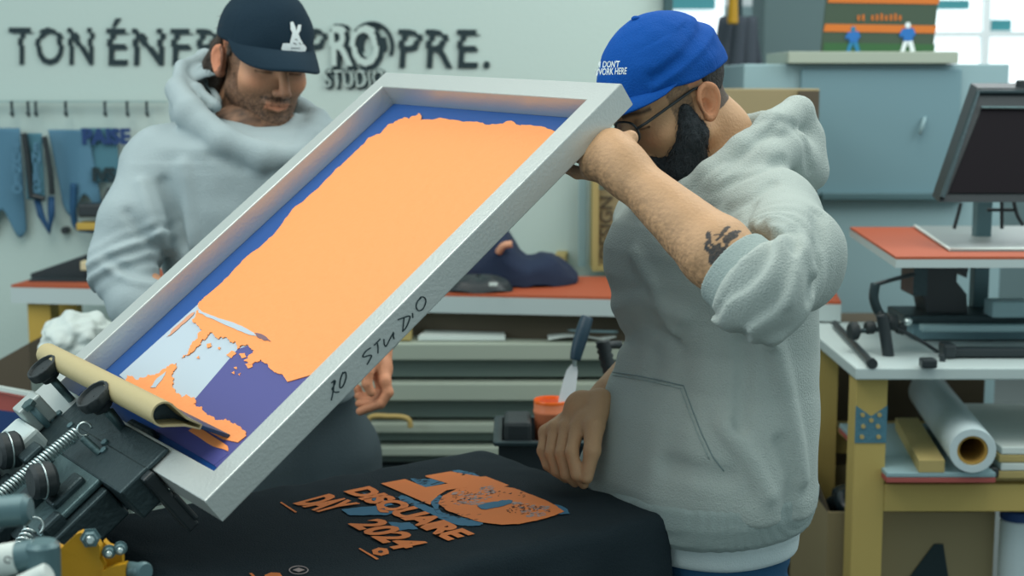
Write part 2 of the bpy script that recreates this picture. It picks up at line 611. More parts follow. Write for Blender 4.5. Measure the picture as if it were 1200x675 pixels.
# ------------------------------------------------------------------ things hanging on the left wall
y = WY - .03
b = B(); a = P(-60, 119, y); c = P(196, 121, y); box(b, ((a.x + c.x) / 2, y, a.z), (c.x - a.x, .012, .006), bev=.001)
tag(obj('hanging_rail', b, mat('pale_rail', (150, 178, 176), .6)), 'thin pale rail along the wall above the hanging prints', 'rail')
for i, px in enumerate((14, 33, 42, 77, 123, 149, 172)):
    b = B(); q = P(px, 128, y - .01)
    tube(b, smooth_path([q + Vector((0, 0, .022)), q, q + Vector((.004, -.006, -.018)), q + Vector((.0, -.012, -.008))]), .004, 6)
    tag(obj('wall_hook', b, M['iron'], smooth=True), ['small dark hook furthest left on the pale wall rail', 'left one of the close pair of dark wall hooks', 'right one of the close pair of dark wall hooks', 'dark wall hook above the blue stained cloth', 'dark wall hook above the teal lettered sign', 'dark wall hook between the sign and the grey hoodie', 'dark wall hook nearest to the grey hoodie'][i], 'hook', 'hooks along the pale wall rail')
def hung(px0, py0, px1, py1, Y, m, name, label, cat, amp=.01, group=None, shape=None):
    bm = B(); a = P(px0, py0, Y); c = P(px1, py1, Y)
    def fn(u, v):
        p = Vector((a.x + (c.x - a.x) * u, Y + amp * math.sin(u * 5 + v * 2), a.z + (c.z - a.z) * v))
        if shape:
            p += shape(u, v)
        return p
    cloth_plane(bm, fn, 24, 24)
    o = obj(name, bm, m, smooth=True); thicken(o, .002)
    return tag(o, label, cat, group)
hung(-30, 150, 30, 262, WY - .03, M['sheet'], 'stained_cloth', 'blue ink stained cloth hanging at the far left of the wall', 'cloth', shape=lambda u, v: Vector((0, 0, -.04 * math.sin(u * 9) * v)))
hung(56, 152, 108, 240, WY - .03, M['sheet'], 'stained_cloth', 'blue ink stained cloth hanging right of the dark lettered banner', 'cloth', shape=lambda u, v: Vector((.03 * v, 0, -.03 * math.sin(u * 8) * v)))
o = hung(27, 156, 53, 234, WY - .06, M['sheet2'], 'lettered_banner', 'narrow dark edged banner with upright lettering hanging on wall', 'banner', .004)
b = B(); a = P(28, 156, WY - .068); c = P(40, 236, WY - .068)
tube(b, [a, P(33, 190, WY - .068), P(37, 232, WY - .068)], .009, 8); obj('dark_edge', b, M['black'], o)
b = B(); tube(b, [P(52, 160, WY - .068), P(59, 200, WY - .068), P(61, 228, WY - .068)], .008, 8); tube(b, [P(37, 229, WY - .068), P(52, 233, WY - .068)], .008, 8); obj('dark_edge', b, M['black'], o)
bms = []
for k, (px, w) in enumerate(((20, 9), (43, 10))):
    for j in range(5):
        q = P(px, 178 + j * 12, WY - .07)
        bms.append(text_bm('ENERG'[j] if k else 'TUNEO'[j], Matrix.Translation(q) @ rotx, size=.036, depth=.002, bold=.001, align='CENTER'))
obj('lettering', bm_join(bms), M['sheet'], o)
b = B(); y = WY - .05
tube(b, [P(43, 232, y), P(48, 252, y), P(58, 271, y), P(60, 252, y), P(60, 230, y)], .010, 8)
tag(obj('wall_strap', b, mat('blue_strap', (20, 70, 110), .7), smooth=True), 'blue V shaped strap hanging below the lettered banner', 'strap')
b = B(); tube(b, smooth_path([P(86, 215, y), P(86, 250, y), P(92, 267, y), P(118, 269, y)]), .009, 8)
tag(obj('hooked_cable', b, mat('blue_cable', (24, 76, 112), .7), smooth=True), 'blue cable bending right at its foot on the left wall', 'cable')
b = B(); q = P(79, 269, WY); cyl(b, q, q + Vector((0, -.03, 0)), .010, bev=.002)
tag(obj('wall_peg', b, M['black'], smooth=40), 'small black round peg on the wall beside the V strap', 'peg')
o = hung(94, 150, 140, 214, WY - .03, M['sheet2'], 'wall_sign', 'teal washed sign lettered PAISE hanging beside the grey hoodie', 'sign', .003)
obj('lettering', text_bm('PAISE', Matrix.Translation(P(96, 168, WY - .045)) @ rotx, size=.056, depth=.002, bold=.003), M['deep_blue'], o)
obj('lettering', text_bm('IVS', Matrix.Translation(P(108, 212, WY - .045)) @ rotx, size=.05, depth=.002, bold=.003), M['letter'], o)
b = B(); a = P(94, 238, 3.97); c = P(150, 254, 3.97); box(b, ((a.x + c.x) / 2, 3.97, (a.z + c.z) / 2), (c.x - a.x, .06, a.z - c.z), bev=.006)
tag(obj('black_case', b, M['black']), 'black case on the narrow wall shelf behind the left person', 'case')
b = B(); a = P(94, 260, 3.97); c = P(150, 268, 3.97); box(b, ((a.x + c.x) / 2, 3.97, (a.z + c.z) / 2), (c.x - a.x, .08, a.z - c.z), bev=.002)
tag(obj('yellow_ruler', b, M['wood_yellow']), 'yellow wooden ruler under the black case on the wall', 'ruler')
b = B(); a = P(120, 222, 3.99); c = P(160, 240, 3.99); 
hexa(b, [P(118, 238, 3.99), P(160, 238, 3.99), P(160, 238, 4.03), P(118, 238, 4.03)], [P(126, 220, 3.99), P(160, 215, 3.99), P(160, 215, 4.03), P(126, 220, 4.03)])
tag(obj('dark_bag', b, M['black']), 'dark bag standing on the black case behind the left person', 'bag')

# ------------------------------------------------------------------ middle bench
zb = 1.0
FLb = PZ(12, 334, zb); FRb = PZ(986, 354, zb)
dirx = (FRb - FLb).normalized(); diry = Vector((-dirx.y, dirx.x, 0))
depth_b = WY - 0.02 - max(FLb.y, FRb.y)
depth_b = 4.0 - FLb.y - .02
t = thing('work_bench', 'long bench with orange top and white edge behind both people', 'bench', (FLb + FRb) / 2 * 1.0 - Vector((0, -.3, zb)))
def slab(bm, a, b_, dpt, z0, z1, y0=0.0):
    d = (b_ - a).normalized(); n = Vector((-d.y, d.x, 0))
    q = [a + n * y0, b_ + n * y0, b_ + n * dpt, a + n * dpt]
    hexa(bm, [Vector((p.x, p.y, z0)) for p in q], [Vector((p.x, p.y, z1)) for p in q])
b = B(); slab(b, FLb, FRb, depth_b, zb - .006, zb, .004); obj('top', b, M['orange_top'], t)
b = B(); slab(b, FLb, FRb, depth_b, zb - .046, zb - .0065, 0); obj('edge_board', b, M['white_edge'], t)
for k, (px, w) in enumerate(((33, 27), (944, 13))):
    b = B(); q0 = P(px, 400, 3.34 if k else 3.62); q1 = P(px + w, 400, 3.34 if k else 3.62)
    box(b, ((q0.x + q1.x) / 2, q0.y + .04, (zb - .047) / 2), (q1.x - q0.x, .07, zb - .048), bev=.002); obj('leg', b, M['wood_yellow'], t)
b = B(); q = P(70, 400, 3.75); box(b, (q.x, 3.85, .475), (.05, .05, .94)); obj('leg', b, M['wood_yellow'], t)
b = B(); slab(b, FLb + diry * .06 + dirx * .5, FRb + diry * .06 - dirx * .06, .10, zb - .12, zb - .047); obj('apron', b, M['card_dark'], t)

# navy clothing heap on the bench
q = PZ(600, 338, zb)
b = B()
cx, cy = q.x + .015, q.y + .12
def heap(u, v):
    th = u * 2 * math.pi
    ph = v
    r = 1 - (1 - ph) ** 1.0
    rx = .155 * math.sin(ph * math.pi / 2) ** .7; ry = .12 * math.sin(ph * math.pi / 2) ** .7
    x = cx + rx * math.cos(th); yy = cy + ry * math.sin(th)
    lx = (x - cx) / .155
    h = .135 * math.exp(-((lx + .30) / .34) ** 2) + .075 * math.exp(-((lx - .5) / .45) ** 2) + .06 * math.exp(-((lx + .85) / .3) ** 2)
    z = zb + .004 + h * math.cos(ph * math.pi / 2) ** .55
    n = noise.noise(Vector((x * 16, yy * 16, z * 16))) * .012 + noise.noise(Vector((x * 40, yy * 22, z * 30 + 3))) * .006
    return Vector((x, yy + n * .5, max(zb + .002, z + n)))
cloth_plane(b, heap, 72, 26)
bmesh.ops.remove_doubles(b, verts=b.verts, dist=.0005)
o = obj('navy_jumper', b, M['navy_cloth'], smooth=True)
tag(o, 'crumpled navy jumper heaped on the orange bench top', 'jumper')
b = B(); tube(b, smooth_path([P(584, 296, cy - .11), P(590, 288, cy - .12), P(600, 286, cy - .12)]), .009, 8)
obj('neck_label', b, M['tape'], o, smooth=True)
b = B()
qa = PZ(560, 345, zb); 
def hat(u, v):
    th = u * 2 * math.pi; r = v
    x = qa.x + .085 * r * math.cos(th); yy = qa.y + .06 + .05 * r * math.sin(th)
    return Vector((x, yy, zb + .003 + .035 * math.sqrt(max(0, 1 - r ** 2.5)) + .003 * math.sin(th * 5)))
cloth_plane(b, hat, 40, 10)
bmesh.ops.remove_doubles(b, verts=b.verts, dist=.0003)
o = obj('black_cap', b, M['black'], smooth=True); tag(o, 'flattened black cap on the bench in front of the navy jumper', 'cap')
b = B(); q2 = PZ(578, 334, zb + .03); box(b, q2 + Vector((0, .01, 0)), (.02, .004, .008), bev=.001); obj('tag', b, M['paper'], o)
# small wooden wedge
b = B(); q = PZ(654, 312, zb); q2 = P(668, 290, q.y + .12)
hexa(b, [q + Vector((-.01, 0, 0)), q + Vector((.02, 0, 0)), q + Vector((.055, .22, 0)), q + Vector((.025, .22, 0))],
     [q + Vector((-.01, 0, .03)), q + Vector((.02, 0, .03)), q + Vector((.055, .22, .055)), q + Vector((.025, .22, .055))])
tag(obj('wooden_offcut', b, M['wood']), 'small wooden offcut on the bench beside the navy jumper', 'wood offcut')
# wooden crate on the bench, with upright lettering on its dark front
q = PZ(694, 318, zb)
t = thing('wooden_crate', 'upright pale wooden crate on the bench beside the wall', 'crate', (q.x + .08, q.y + .06, zb))
w = .15; dp = .14; hh = .30
b = B(); box(b, (q.x + .008, q.y + dp / 2, zb + hh / 2), (.016, dp, hh)); box(b, (q.x + w - .008, q.y + dp / 2, zb + hh / 2), (.016, dp, hh)); obj('side_panel', b, M['wood'], t)
b = B(); box(b, (q.x + w / 2, q.y + dp / 2, zb + .008), (w - .033, dp, .014)); obj('bottom_panel', b, M['wood'], t)
b = B(); box(b, (q.x + w / 2, q.y + dp / 2, zb + hh - .01), (w - .033, dp, .016)); obj('top_panel', b, M['wood'], t)
b = B(); box(b, (q.x + w / 2, q.y + .03, zb + .018 + .10), (w - .033, .01, .20)); obj('lettered_panel', b, M['card'], t)
bm = text_bm('DESIGN', Matrix.Translation((q.x + .055, q.y + .022, zb + .03)) @ rotx @ Matrix.Rotation(math.radians(90), 4, 'Z'), size=.05, depth=.002)
obj('lettering', bm, M['card_dark'], t)
b = B(); box(b, (q.x - .022, q.y + .10, zb + .23), (.022, .02, .46), bev=.002)
tag(obj('grey_post', b, M['cab']), 'pale grey upright strip on the bench left of the wooden crate', 'strip')

# left end of the bench: black box with a cream block
b = B()
q0 = PZ(36, 326, zb); q1 = PZ(118, 326, zb)
hexa(b, [q0, q1 + Vector((.05, 0, 0)), q1 + Vector((.05, .2, 0)), q0 + Vector((.03, .2, 0))],
     [q0 + Vector((0, 0, .012)), Vector((q1.x, q1.y, zb + .072)), Vector((q1.x, q1.y + .15, zb + .072)), q0 + Vector((.03, .15, .012))])
tag(obj('black_wedge_case', b, M['black']), 'black wedge shaped case on the left end of the bench', 'case')
b = B(); q = P(106, 311, q0.y - .02); box(b, q, (.045, .03, .024), bev=.003)
tag(obj('cream_eraser', b, mat('cream_block', (206, 196, 158), .6)), 'cream block leaning on the black wedge case', 'block')
b = B(); slab(b, PZ(34, 330, zb) , PZ(118, 331, zb), .1, zb + .0005, zb + .006, -.0)
tag(obj('black_mat', b, M['black']), 'thin black mat under the wedge case on the left bench end', 'mat')

# ------------------------------------------------------------------ stacked boards on the trolley under the bench
zt = [(402, 446), (448, 494), (496, 521), (523, 546)]
Yf = 3.42
for i, (pa, pb) in enumerate(zt):
    q0 = P(300, pa, Yf + .06 * i * 0 ); q1 = P(300, pb, Yf)
    z1 = P(600, pa, Yf).z; z0 = P(600, pb, Yf).z
    xl = P(405, 400, Yf).x; xr = P(724, 400, Yf).x + .35
    hh = z1 - z0
    sh = [.0, .006, .0, .008][i]
    lab = ['topmost grey green screen board of the stack under the bench', 'grey green screen board second from the top of the stack',
           'grey green screen board behind the curved wooden handle, third from top', 'lowest visible screen board of the stack under the bench'][i]
    t = thing('screen_board', lab, 'board', ((xl + xr) / 2, Yf + .25, z0), 'boards stacked under the bench')
    HB = t if i == 2 else globals().get('HB')
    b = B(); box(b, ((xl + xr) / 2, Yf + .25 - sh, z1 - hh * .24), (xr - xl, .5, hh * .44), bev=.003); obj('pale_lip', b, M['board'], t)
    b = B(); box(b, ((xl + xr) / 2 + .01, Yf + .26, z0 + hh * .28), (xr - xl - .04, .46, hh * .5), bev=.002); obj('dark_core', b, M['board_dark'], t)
zlow = P(600, 546, Yf).z
b = B(); slab(b, Vector((xl - .08, Yf - .01, 0)), Vector((xr + .02, Yf - .01, 0)), .55, zlow - .04, zlow - .002)
tr = thing('low_trolley', 'dark low trolley carrying the stack of grey green boards', 'trolley', ((xl + xr) / 2, Yf + .25, 0))
obj('deck', b, M['black'], tr)
for xx in (xl, xr - .05):
    for yy in (Yf + .03, Yf + .48):
        b = B(); box(b, (xx, yy, (zlow - .04) / 2), (.04, .04, zlow - .042)); obj('leg', b, M['iron'], tr)
# papers lying on the top board
ztop = P(600, 402, Yf).z
for (x0, x1, py0, lab) in ((470, 592, 404, 'white sheet of paper on the top board behind the frame'), (648, 700, 396, 'white sheet of paper on the top board near the spatula handle')):
    pass
b = B(); a = P(490, 399, Yf + .03); c = P(592, 399, Yf + .03)
hexa(b, [Vector((a.x, Yf + .03, ztop + .001)), Vector((c.x, Yf + .03, ztop + .001)), Vector((c.x - .01, Yf + .2, ztop + .001)), Vector((a.x + .03, Yf + .2, ztop + .001))],
     [Vector((a.x, Yf + .03, ztop + .012)), Vector((c.x, Yf + .03, ztop + .012)), Vector((c.x - .01, Yf + .2, ztop + .016)), Vector((a.x + .03, Yf + .2, ztop + .016))])
tag(obj('paper_stack', b, M['paper']), 'thin stack of white paper on the top board, near the frame', 'paper')
b = B(); a = P(642, 399, Yf + .03); c = P(722, 399, Yf + .03)
def pap(u, v):
    return Vector((a.x + (c.x - a.x) * u, Yf + .02 + .2 * v, ztop + .004 + .008 * abs(math.sin(u * 4 + v * 2)) + .01 * v))
cloth_plane(b, pap, 16, 10)
o = obj('loose_paper', b, M['paper'], smooth=True); thicken(o, .001); tag(o, 'loose curled white paper on the top board behind the spatula', 'paper')
b = B(); tube(b, smooth_path([Vector((P(x, 390, Yf + yy_).x, Yf + yy_, ztop + .022 + dz)) for x, yy_, dz in ((500, .26, .0), (545, .20, .012), (600, .12, .004), (660, .06, .0), (724, .03, .0))]), .0035, 6)
tag(obj('grey_cable', b, M['cab'], smooth=True), 'thin grey cable lying across the papers under the bench edge', 'cable')
b = B(); q = P(474, 396, Yf + .01); box(b, (q.x, Yf + .05, ztop + .0185), (.03, .05, .035), bev=.002)
tag(obj('wood_block', b, M['wood']), 'small wooden block on the boards just below the frame', 'block')
# wooden handle lying on the fourth board
b = B(); y = Yf - .035
zz = P(450, 508, y)
tube(b, smooth_path([P(430, 499, y), P(433, 490, y), P(441, 487.5, y), P(455, 488, y), P(470, 488.5, y), P(479, 492, y), P(481, 501, y)], 5), .0065, 8)
obj('wooden_handle', b, mat('tan_wood', (176, 152, 90), .6), HB, smooth=True, label='curved tan wooden handle')

# ------------------------------------------------------------------ black crate, ink bucket and tools
Yc = 2.62
a = P(584, 487, Yc); c = P(722, 545, Yc)
t = thing('black_crate', 'black open plastic crate behind the printed shirt', 'crate', ((a.x + c.x) / 2, Yc + .1, c.z - .12))
zc0 = c.z - .12
def crate(bm, x0, x1, y0, y1, z0, z1, th=.006):
    box(bm, ((x0 + x1) / 2, (y0 + y1) / 2, z0 + th / 2), (x1 - x0, y1 - y0, th))
    box(bm, ((x0 + x1) / 2, y0 + th / 2, (z0 + z1) / 2 + th * .5), (x1 - x0, th, z1 - z0 - th))
    box(bm, ((x0 + x1) / 2, y1 - th / 2, (z0 + z1) / 2 + th * .5), (x1 - x0, th, z1 - z0 - th))
    box(bm, (x0 + th / 2, (y0 + y1) / 2, (z0 + z1) / 2 + th * .5), (th, y1 - y0 - 2 * th, z1 - z0 - th))
    box(bm, (x1 - th / 2, (y0 + y1) / 2, (z0 + z1) / 2 + th * .5), (th, y1 - y0 - 2 * th, z1 - z0 - th))
zr = P(600, 517, Yc).z
b = B(); crate(b, a.x, c.x, Yc, Yc + .2, zc0, zr); obj('body', b, M['black'], t)
b = B()
for (cx_, cy_, sx, sy) in (((a.x + c.x) / 2, Yc - .004, c.x - a.x + .016, .012), ((a.x + c.x) / 2, Yc + .204, c.x - a.x + .016, .012), (a.x - .004, Yc + .1, .012, .2), (c.x + .004, Yc + .1, .012, .2)):
    box(b, (cx_, cy_, zr - .004), (sx, sy, .008), bev=.002)
obj('rim', b, M['iron'], t)
b = B(); box(b, (a.x + .036, Yc + .07, (zc0 + .006 + P(600, 487, Yc + .07).z) / 2), (.052, .10, P(600, 487, Yc + .07).z - zc0 - .008), bev=.008)
tag(obj('black_ink_tub', b, M['black_rubber']), 'black square tub standing in the black crate', 'tub')
# support pedestal under crate so it stands
b = B(); box(b, ((a.x + c.x) / 2, Yc + .1, (zc0 - .002) / 2), (.30, .22, zc0 - .002), bev=.01)
tag(obj('crate_stand', b, M['iron']), 'dark stand carrying the black crate behind the platen', 'stand')
# bucket
Yk = 2.70
kb = P(646, 470, Yk)
r1 = 21.0 / F * Yk; 
zbt = zc0 + .007
t = thing('ink_bucket', 'salmon plastic bucket of vivid orange ink with a spatula', 'bucket', (kb.x, Yk, zbt))
b = B(); H = kb.z - zbt
lathe(b, (kb.x, Yk, zbt), (0, 0, 1), [(0, r1 * .78), (.004, r1 * .82), (H - .024, r1 * .97), (H - .022, r1 * 1.02), (H - .016, r1 * 1.02), (H - .014, r1 * .99), (H, r1), (H, r1 * .93), (H - .03, r1 * .9), (H - .03, .001)], 40, cap=False)
obj('pail', b, M['bucket'], t, smooth=40)
b = B(); lathe(b, (kb.x, Yk, zbt + H - .028), (0, 0, 1), [(0, r1 * .89), (.004, r1 * .88), (.006, .001)], 32, cap=False); obj('ink', b, M['bucket_ink'], t, smooth=True)
b = B(); lathe(b, (kb.x, Yk, zbt + H - .002), (0, 0, 1), [(0, r1 * 1.0), (.004, r1 * 1.01), (.006, r1 * .97), (.004, r1 * .93), (-.02, r1 * .915), (-.02, r1 * .935), (0, r1 * 1.0)], 40, cap=False); obj('rim', b, M['bucket_ink'], t, smooth=40)
# spatula
y = Yk - .01
t = thing('ink_spatula', 'white bladed spatula with dark blue handle standing in bucket', 'spatula', P(664, 472, y))
b = B()
bl = [(653, 478), (656, 462), (660, 446), (664, 434), (670, 427), (676, 427), (677, 436), (675, 455), (671, 478)]
prism(b, [P(px, py, y - .012 + (478 - py) * .0001) for px, py in bl], (0, .0015, 0)); obj('blade', b, M['blade_white'], t)
b = B(); tube(b, [P(673, 429, y - .012), P(674, 420, y - .012)], .0045, 10); obj('ferrule', b, M['steel'], t)
b = B(); tube(b, smooth_path([P(674, 422, y - .012), P(677, 408, y - .008), P(683, 388, y), P(688, 372, y + .01)]), .0115, 12, r_fn=lambda s: .85 + .5 * math.sin(s * 2.6) * .6)
obj('handle', b, M['tool_blue'], t, smooth=True)
b = B(); y2 = 2.72
tube(b, smooth_path([P(716, 440, y2), P(710, 418, y2), P(706, 400, y2)]), .0135, 12, r_fn=lambda s: 1 + .12 * math.sin(s * 40))
tag(obj('ribbed_handle', b, M['black_rubber'], smooth=True), 'ribbed black tool handle beside the right hand wrist', 'tool handle')
b = B(); tube(b, [P(708, 408, y2 + .015), P(716, 404, y2 + .03), P(727, 404, y2 + .04)], .008, 8)
tag(obj('black_hose_end', b, M['black_rubber'], smooth=True), 'short black hose end behind the ribbed tool handle', 'hose')
# ================================================================== RIGHT SIDE
zr_ = 0.95
A1 = PZ(1003, 431, zr_); A0 = PZ(965, 377, zr_)
tx0 = A1.x; tY = A1.y; tB = A0.y
xr1 = 1.55
t = thing('white_table', 'white topped table on pine legs at the right of the room', 'table', (1.1, tY + .3, 0))
b = B(); box(b, ((tx0 + xr1) / 2, (tY + tB) / 2, zr_ - .0125), (xr1 - tx0, tB - tY, .024), bev=.003); obj('top', b, M['white_edge'], t)
q0 = P(1003, 470, tY + .03); q1 = P(1040, 470, tY + .03)
pw = q1.x - q0.x
LEGZ = zr_ - .026
b = B(); box(b, (q0.x + pw / 2, tY + .03 + pw / 2, LEGZ / 2), (pw, pw, LEGZ), bev=.002); l1 = obj('leg', b, M['post_pine'], t)
b = B()
zt_ = P(1020, 475, tY + .03).z; zm = P(1020, 490, tY + .03).z; zl = P(1020, 519, tY + .03).z
yy = tY + .0285
prism(b, [Vector((q0.x, yy, zt_)), Vector((q0.x + pw / 2, yy, zm + .004)), Vector((q0.x + pw, yy, zt_)), Vector((q0.x + pw, yy, zl)), Vector((q0.x, yy, zl))], (0, .0013, 0))
npl = obj('nail_plate', b, mat('blue_zinc', (84, 132, 150), .45, .4, bump=.3, bscale=200), l1, label='blue grey metal nail plate')
b = B()
for (u, v) in ((.22, .12), (.75, .12), (.5, .3), (.25, .5), (.72, .5), (.22, .85), (.75, .85)):
    c_ = Vector((q0.x + pw * u, yy, zt_ + (zl - zt_) * (v * .8 + .15)))
    cyl(b, c_ + Vector((0, .001, 0)), c_ - Vector((0, .003, 0)), .0045, n=10)
obj('nail_head', b, M['wood'], npl)
b = B(); box(b, (xr1 - .05, tY + .06, LEGZ / 2), (pw, pw, LEGZ)); obj('leg', b, M['post_pine'], t)
for xx in (q0.x + pw / 2, xr1 - .05):
    b = B(); box(b, (xx, tB - .06, LEGZ / 2), (pw, pw, LEGZ)); obj('leg', b, M['post_pine'], t)
zra = P(1100, 566, tY + .04).z; zrb = P(1100, 598, tY + .04).z
b = B(); box(b, ((q0.x + pw + xr1 - .08) / 2, tY + .045, (zra + zrb) / 2), (xr1 - .08 - q0.x - pw, .03, zra - zrb), bev=.002); obj('cross_rail', b, M['post_pine'], t)
b = B(); box(b, ((q0.x + pw + xr1 - .08) / 2, tB - .045, (zra + zrb) / 2), (xr1 - .08 - q0.x - pw, .03, zra - zrb)); obj('cross_rail', b, M['post_pine'], t)
b = B(); box(b, ((q0.x + pw + xr1 - .08) / 2, (tY + tB) / 2 + .01, zra + .007), (xr1 - .09 - q0.x - pw, tB - tY - .08, .012)); obj('shelf', b, M['wood'], t)
zs = zra + .0135
# tray with red edge on the shelf
e0 = P(1036, 556, tY + .01).x; e1 = P(1163, 558, tY + .01).x
t2 = thing('shelf_board', 'grey faced board with a red edge on the pine table shelf', 'board', ((e0 + e1) / 2, tY + .2, zs))
b = B(); box(b, ((e0 + e1) / 2, tY + .20, zs + .006), (e1 - e0, .42, .010), bev=.001); obj('red_base', b, M['red'], t2, label='red edge')
b = B(); box(b, ((e0 + e1) / 2, tY + .20, zs + .0165), (e1 - e0, .42, .010), bev=.002); obj('face', b, M['cab'], t2)
zf = zs + .022
# roll of white vinyl
c0 = P(1140, 527, tY - .02)
R_ = 27.5 / F * tY
c0.z = zf + R_ + .001
axis = Vector((-.02 + (P(1098, 452, tY + .55).x - c0.x) * 0 + .09, .55, 0)).normalized()
t3 = thing('vinyl_roll', 'roll of white vinyl lying on the shelf under the table', 'roll', (c0.x, c0.y + .3, zf))
b = B()
lathe(b, c0, axis, [(0, R_ * .66), (0, R_ * .97), (.003, R_), (.56, R_), (.56, R_ * .66), (0, R_ * .66)], 48, cap=False); obj('vinyl', b, M['vinyl'], t3, smooth=40)
b = B(); lathe(b, c0 + axis * .004, axis, [(0, R_ * .55), (0, R_ * .65), (.55, R_ * .65), (.55, R_ * .55), (0, R_ * .55)], 40, cap=False); obj('core', b, M['tube_core'], t3, smooth=40, label='brown cardboard core')
# wooden batten
b = B(); s0 = P(1075, 548, tY + .0); s1 = P(1105, 548, tY + .0)
ww = s1.x - s0.x
hexa(b, [Vector((s0.x, tY - .01, zf)), Vector((s1.x, tY - .01, zf)), Vector((s1.x + .05, tY + .36, zf)), Vector((s0.x + .05, tY + .36, zf))],
     [Vector((s0.x, tY - .01, zf + .024)), Vector((s1.x, tY - .01, zf + .024)), Vector((s1.x + .05, tY + .36, zf + .024)), Vector((s0.x + .05, tY + .36, zf + .024))])
tag(obj('pine_batten', b, M['wood']), 'short pine batten on the shelf left of the white roll', 'batten')
# small stack of pale slats at right
for k, (pa, pb) in enumerate(((546, 558), (531, 545), (516, 529), (500, 514))):
    b = B(); x0 = P(1172, 540, tY).x
    h0 = .0165
    box(b, (x0 + .13 + .004 * (k % 2), tY + .22, zs + h0 * k + .0085), (.25, .40, .0155), bev=.002)
    tag(obj('pale_slat', b, M['paper'] if k % 2 else M['wood']), ['lowest pale slat of the stack right of the vinyl roll', 'second lowest pale slat right of the vinyl roll', 'third pale slat up, right of the vinyl roll', 'topmost pale slat of the stack right of the roll'][k], 'slat', 'slats stacked on the shelf')
b = B(); x0 = P(1166, 550, tY + .02).x; cyl(b, (x0, tY + .02, zs + .0125), (x0, tY + .1, zs + .0125), .011, bev=.003)
tag(obj('black_plug', b, M['black_rubber'], smooth=40), 'small black rubber plug between white roll and pale slats', 'plug')
# cardboard box under
Yx = tY + .03
bx0 = P(975, 610, Yx + .06).x; bx1 = P(1174, 610, Yx + .06).x; bz = P(1000, 607, Yx + .06).z
t4 = thing('cardboard_box', 'large brown cardboard box under the pine table with black lettering', 'box', ((bx0 + bx1) / 2, Yx + .3, 0))
b = B(); crate(b, bx0, bx1, Yx + .10, Yx + .48, .004, bz, .006); obj('carton', b, M['card'], t4)
bm = text_bm('A', Matrix.Translation((P(1066, 655, Yx + .1).x, Yx + .098, P(1066, 684, Yx + .1).z)) @ rotx, size=.115, depth=.002, bold=.008, shear=.25); obj('lettering', bm, M['letter'], t4)
b = B(); ff = [Vector((bx0, Yx + .106, bz)), Vector((bx0, Yx + .474, bz)), Vector((bx0 - .045, Yx + .474, bz + .11)), Vector((bx0 - .045, Yx + .106, bz + .11))]
prism(b, ff, (.005, 0, .002)); obj('flap', b, M['card_dark'], t4)
# crumpled dark contents
b = B()
bmesh.ops.create_icosphere(b, subdivisions=4, radius=.07)
for v in b.verts:
    v.co = v.co * (1 + .5 * noise.noise(v.co * 22)) + Vector((bx0 + .10, Yx + .20, bz - .03))
o = obj('crumpled_bag', b, mat('dark_plastic_film', (30, 44, 50), .25), smooth=True); tag(o, 'crumpled dark plastic bag in the cardboard box corner', 'bag')
# blue white roll at the right edge
b = B(); q = P(1192, 640, tY + .06); cyl(b, (q.x + .012, tY + .10, 0.001), (q.x + .012, tY + .10, P(1190, 604, tY + .06).z - .02), .034, bev=.003)
r_ = obj('upright_roll', b, M['vinyl'], smooth=40); tag(r_, 'white upright roll with a blue top beside the cardboard box', 'roll')
b = B(); zq = P(1190, 604, tY + .06).z - .0195; cyl(b, (q.x + .012, tY + .10, zq), (q.x + .012, tY + .10, zq + .022), .035, bev=.003); obj('blue_lid', b, M['deep_blue'], r_, smooth=40)
# dark brown cabinet between benches
b = B(); x0 = P(957, 500, 3.42).x; x1 = P(1010, 500, 3.42).x + .3
box(b, ((x0 + x1) / 2, 3.62, .45), (x1 - x0, .36, .90), bev=.004)
tag(obj('brown_cabinet', b, M['card_dark']), 'dark brown low cabinet behind the pine table leg', 'cabinet')

# orange platen of the second press
zp = 1.16
a0 = PZ(1050, 301, zp); a1 = PZ(996, 266, zp)
t = thing('orange_platen', 'orange topped platen with pale edge above the white table', 'platen', (a0.x + .25, a0.y + .25, zp - .03))
def para(bm, p, q, w, z0, z1):
    hexa(bm, [Vector((p.x, p.y, z0)), Vector((p.x + w, p.y, z0)), Vector((q.x + w, q.y, z0)), Vector((q.x, q.y, z0))],
         [Vector((p.x, p.y, z1)), Vector((p.x + w, p.y, z1)), Vector((q.x + w, q.y, z1)), Vector((q.x, q.y, z1))])
b = B(); para(b, a0, a1, .55, zp - .005, zp); obj('top', b, M['orange_top'], t)
b = B(); para(b, a0, a1, .55, zp - .022, zp - .0052); obj('edge_board', b, M['white_edge'], t)
b = B(); g0 = PZ(1113, 295, zp); g1 = PZ(1072, 267, zp)
hexa(b, [Vector((g0.x, g0.y, zp + .0005)), Vector((g0.x + .4, g0.y, zp + .0005)), Vector((g1.x + .4, g1.y, zp + .0005)), Vector((g1.x, g1.y, zp + .0005))],
     [Vector((g0.x, g0.y, zp + .005)), Vector((g0.x + .4, g0.y, zp + .005)), Vector((g1.x + .4, g1.y, zp + .005)), Vector((g1.x, g1.y, zp + .005))])
t5 = obj('grey_sheet', b, mat('mottled_grey_sheet', (150, 160, 158), .4, rgb2=(112, 120, 120), vscale=6))
tag(t5, 'mottled grey sheet lying on the orange platen', 'sheet')
b = B(); tube(b, [Vector((g1.x, g1.y, zp + .005)), Vector((g0.x, g0.y, zp + .005)), Vector((g0.x + .12, g0.y + .01, zp + .005)), Vector((g0.x + .4, g0.y, zp + .006))], .003, 6); obj('pale_rim', b, M['paper'], t5)

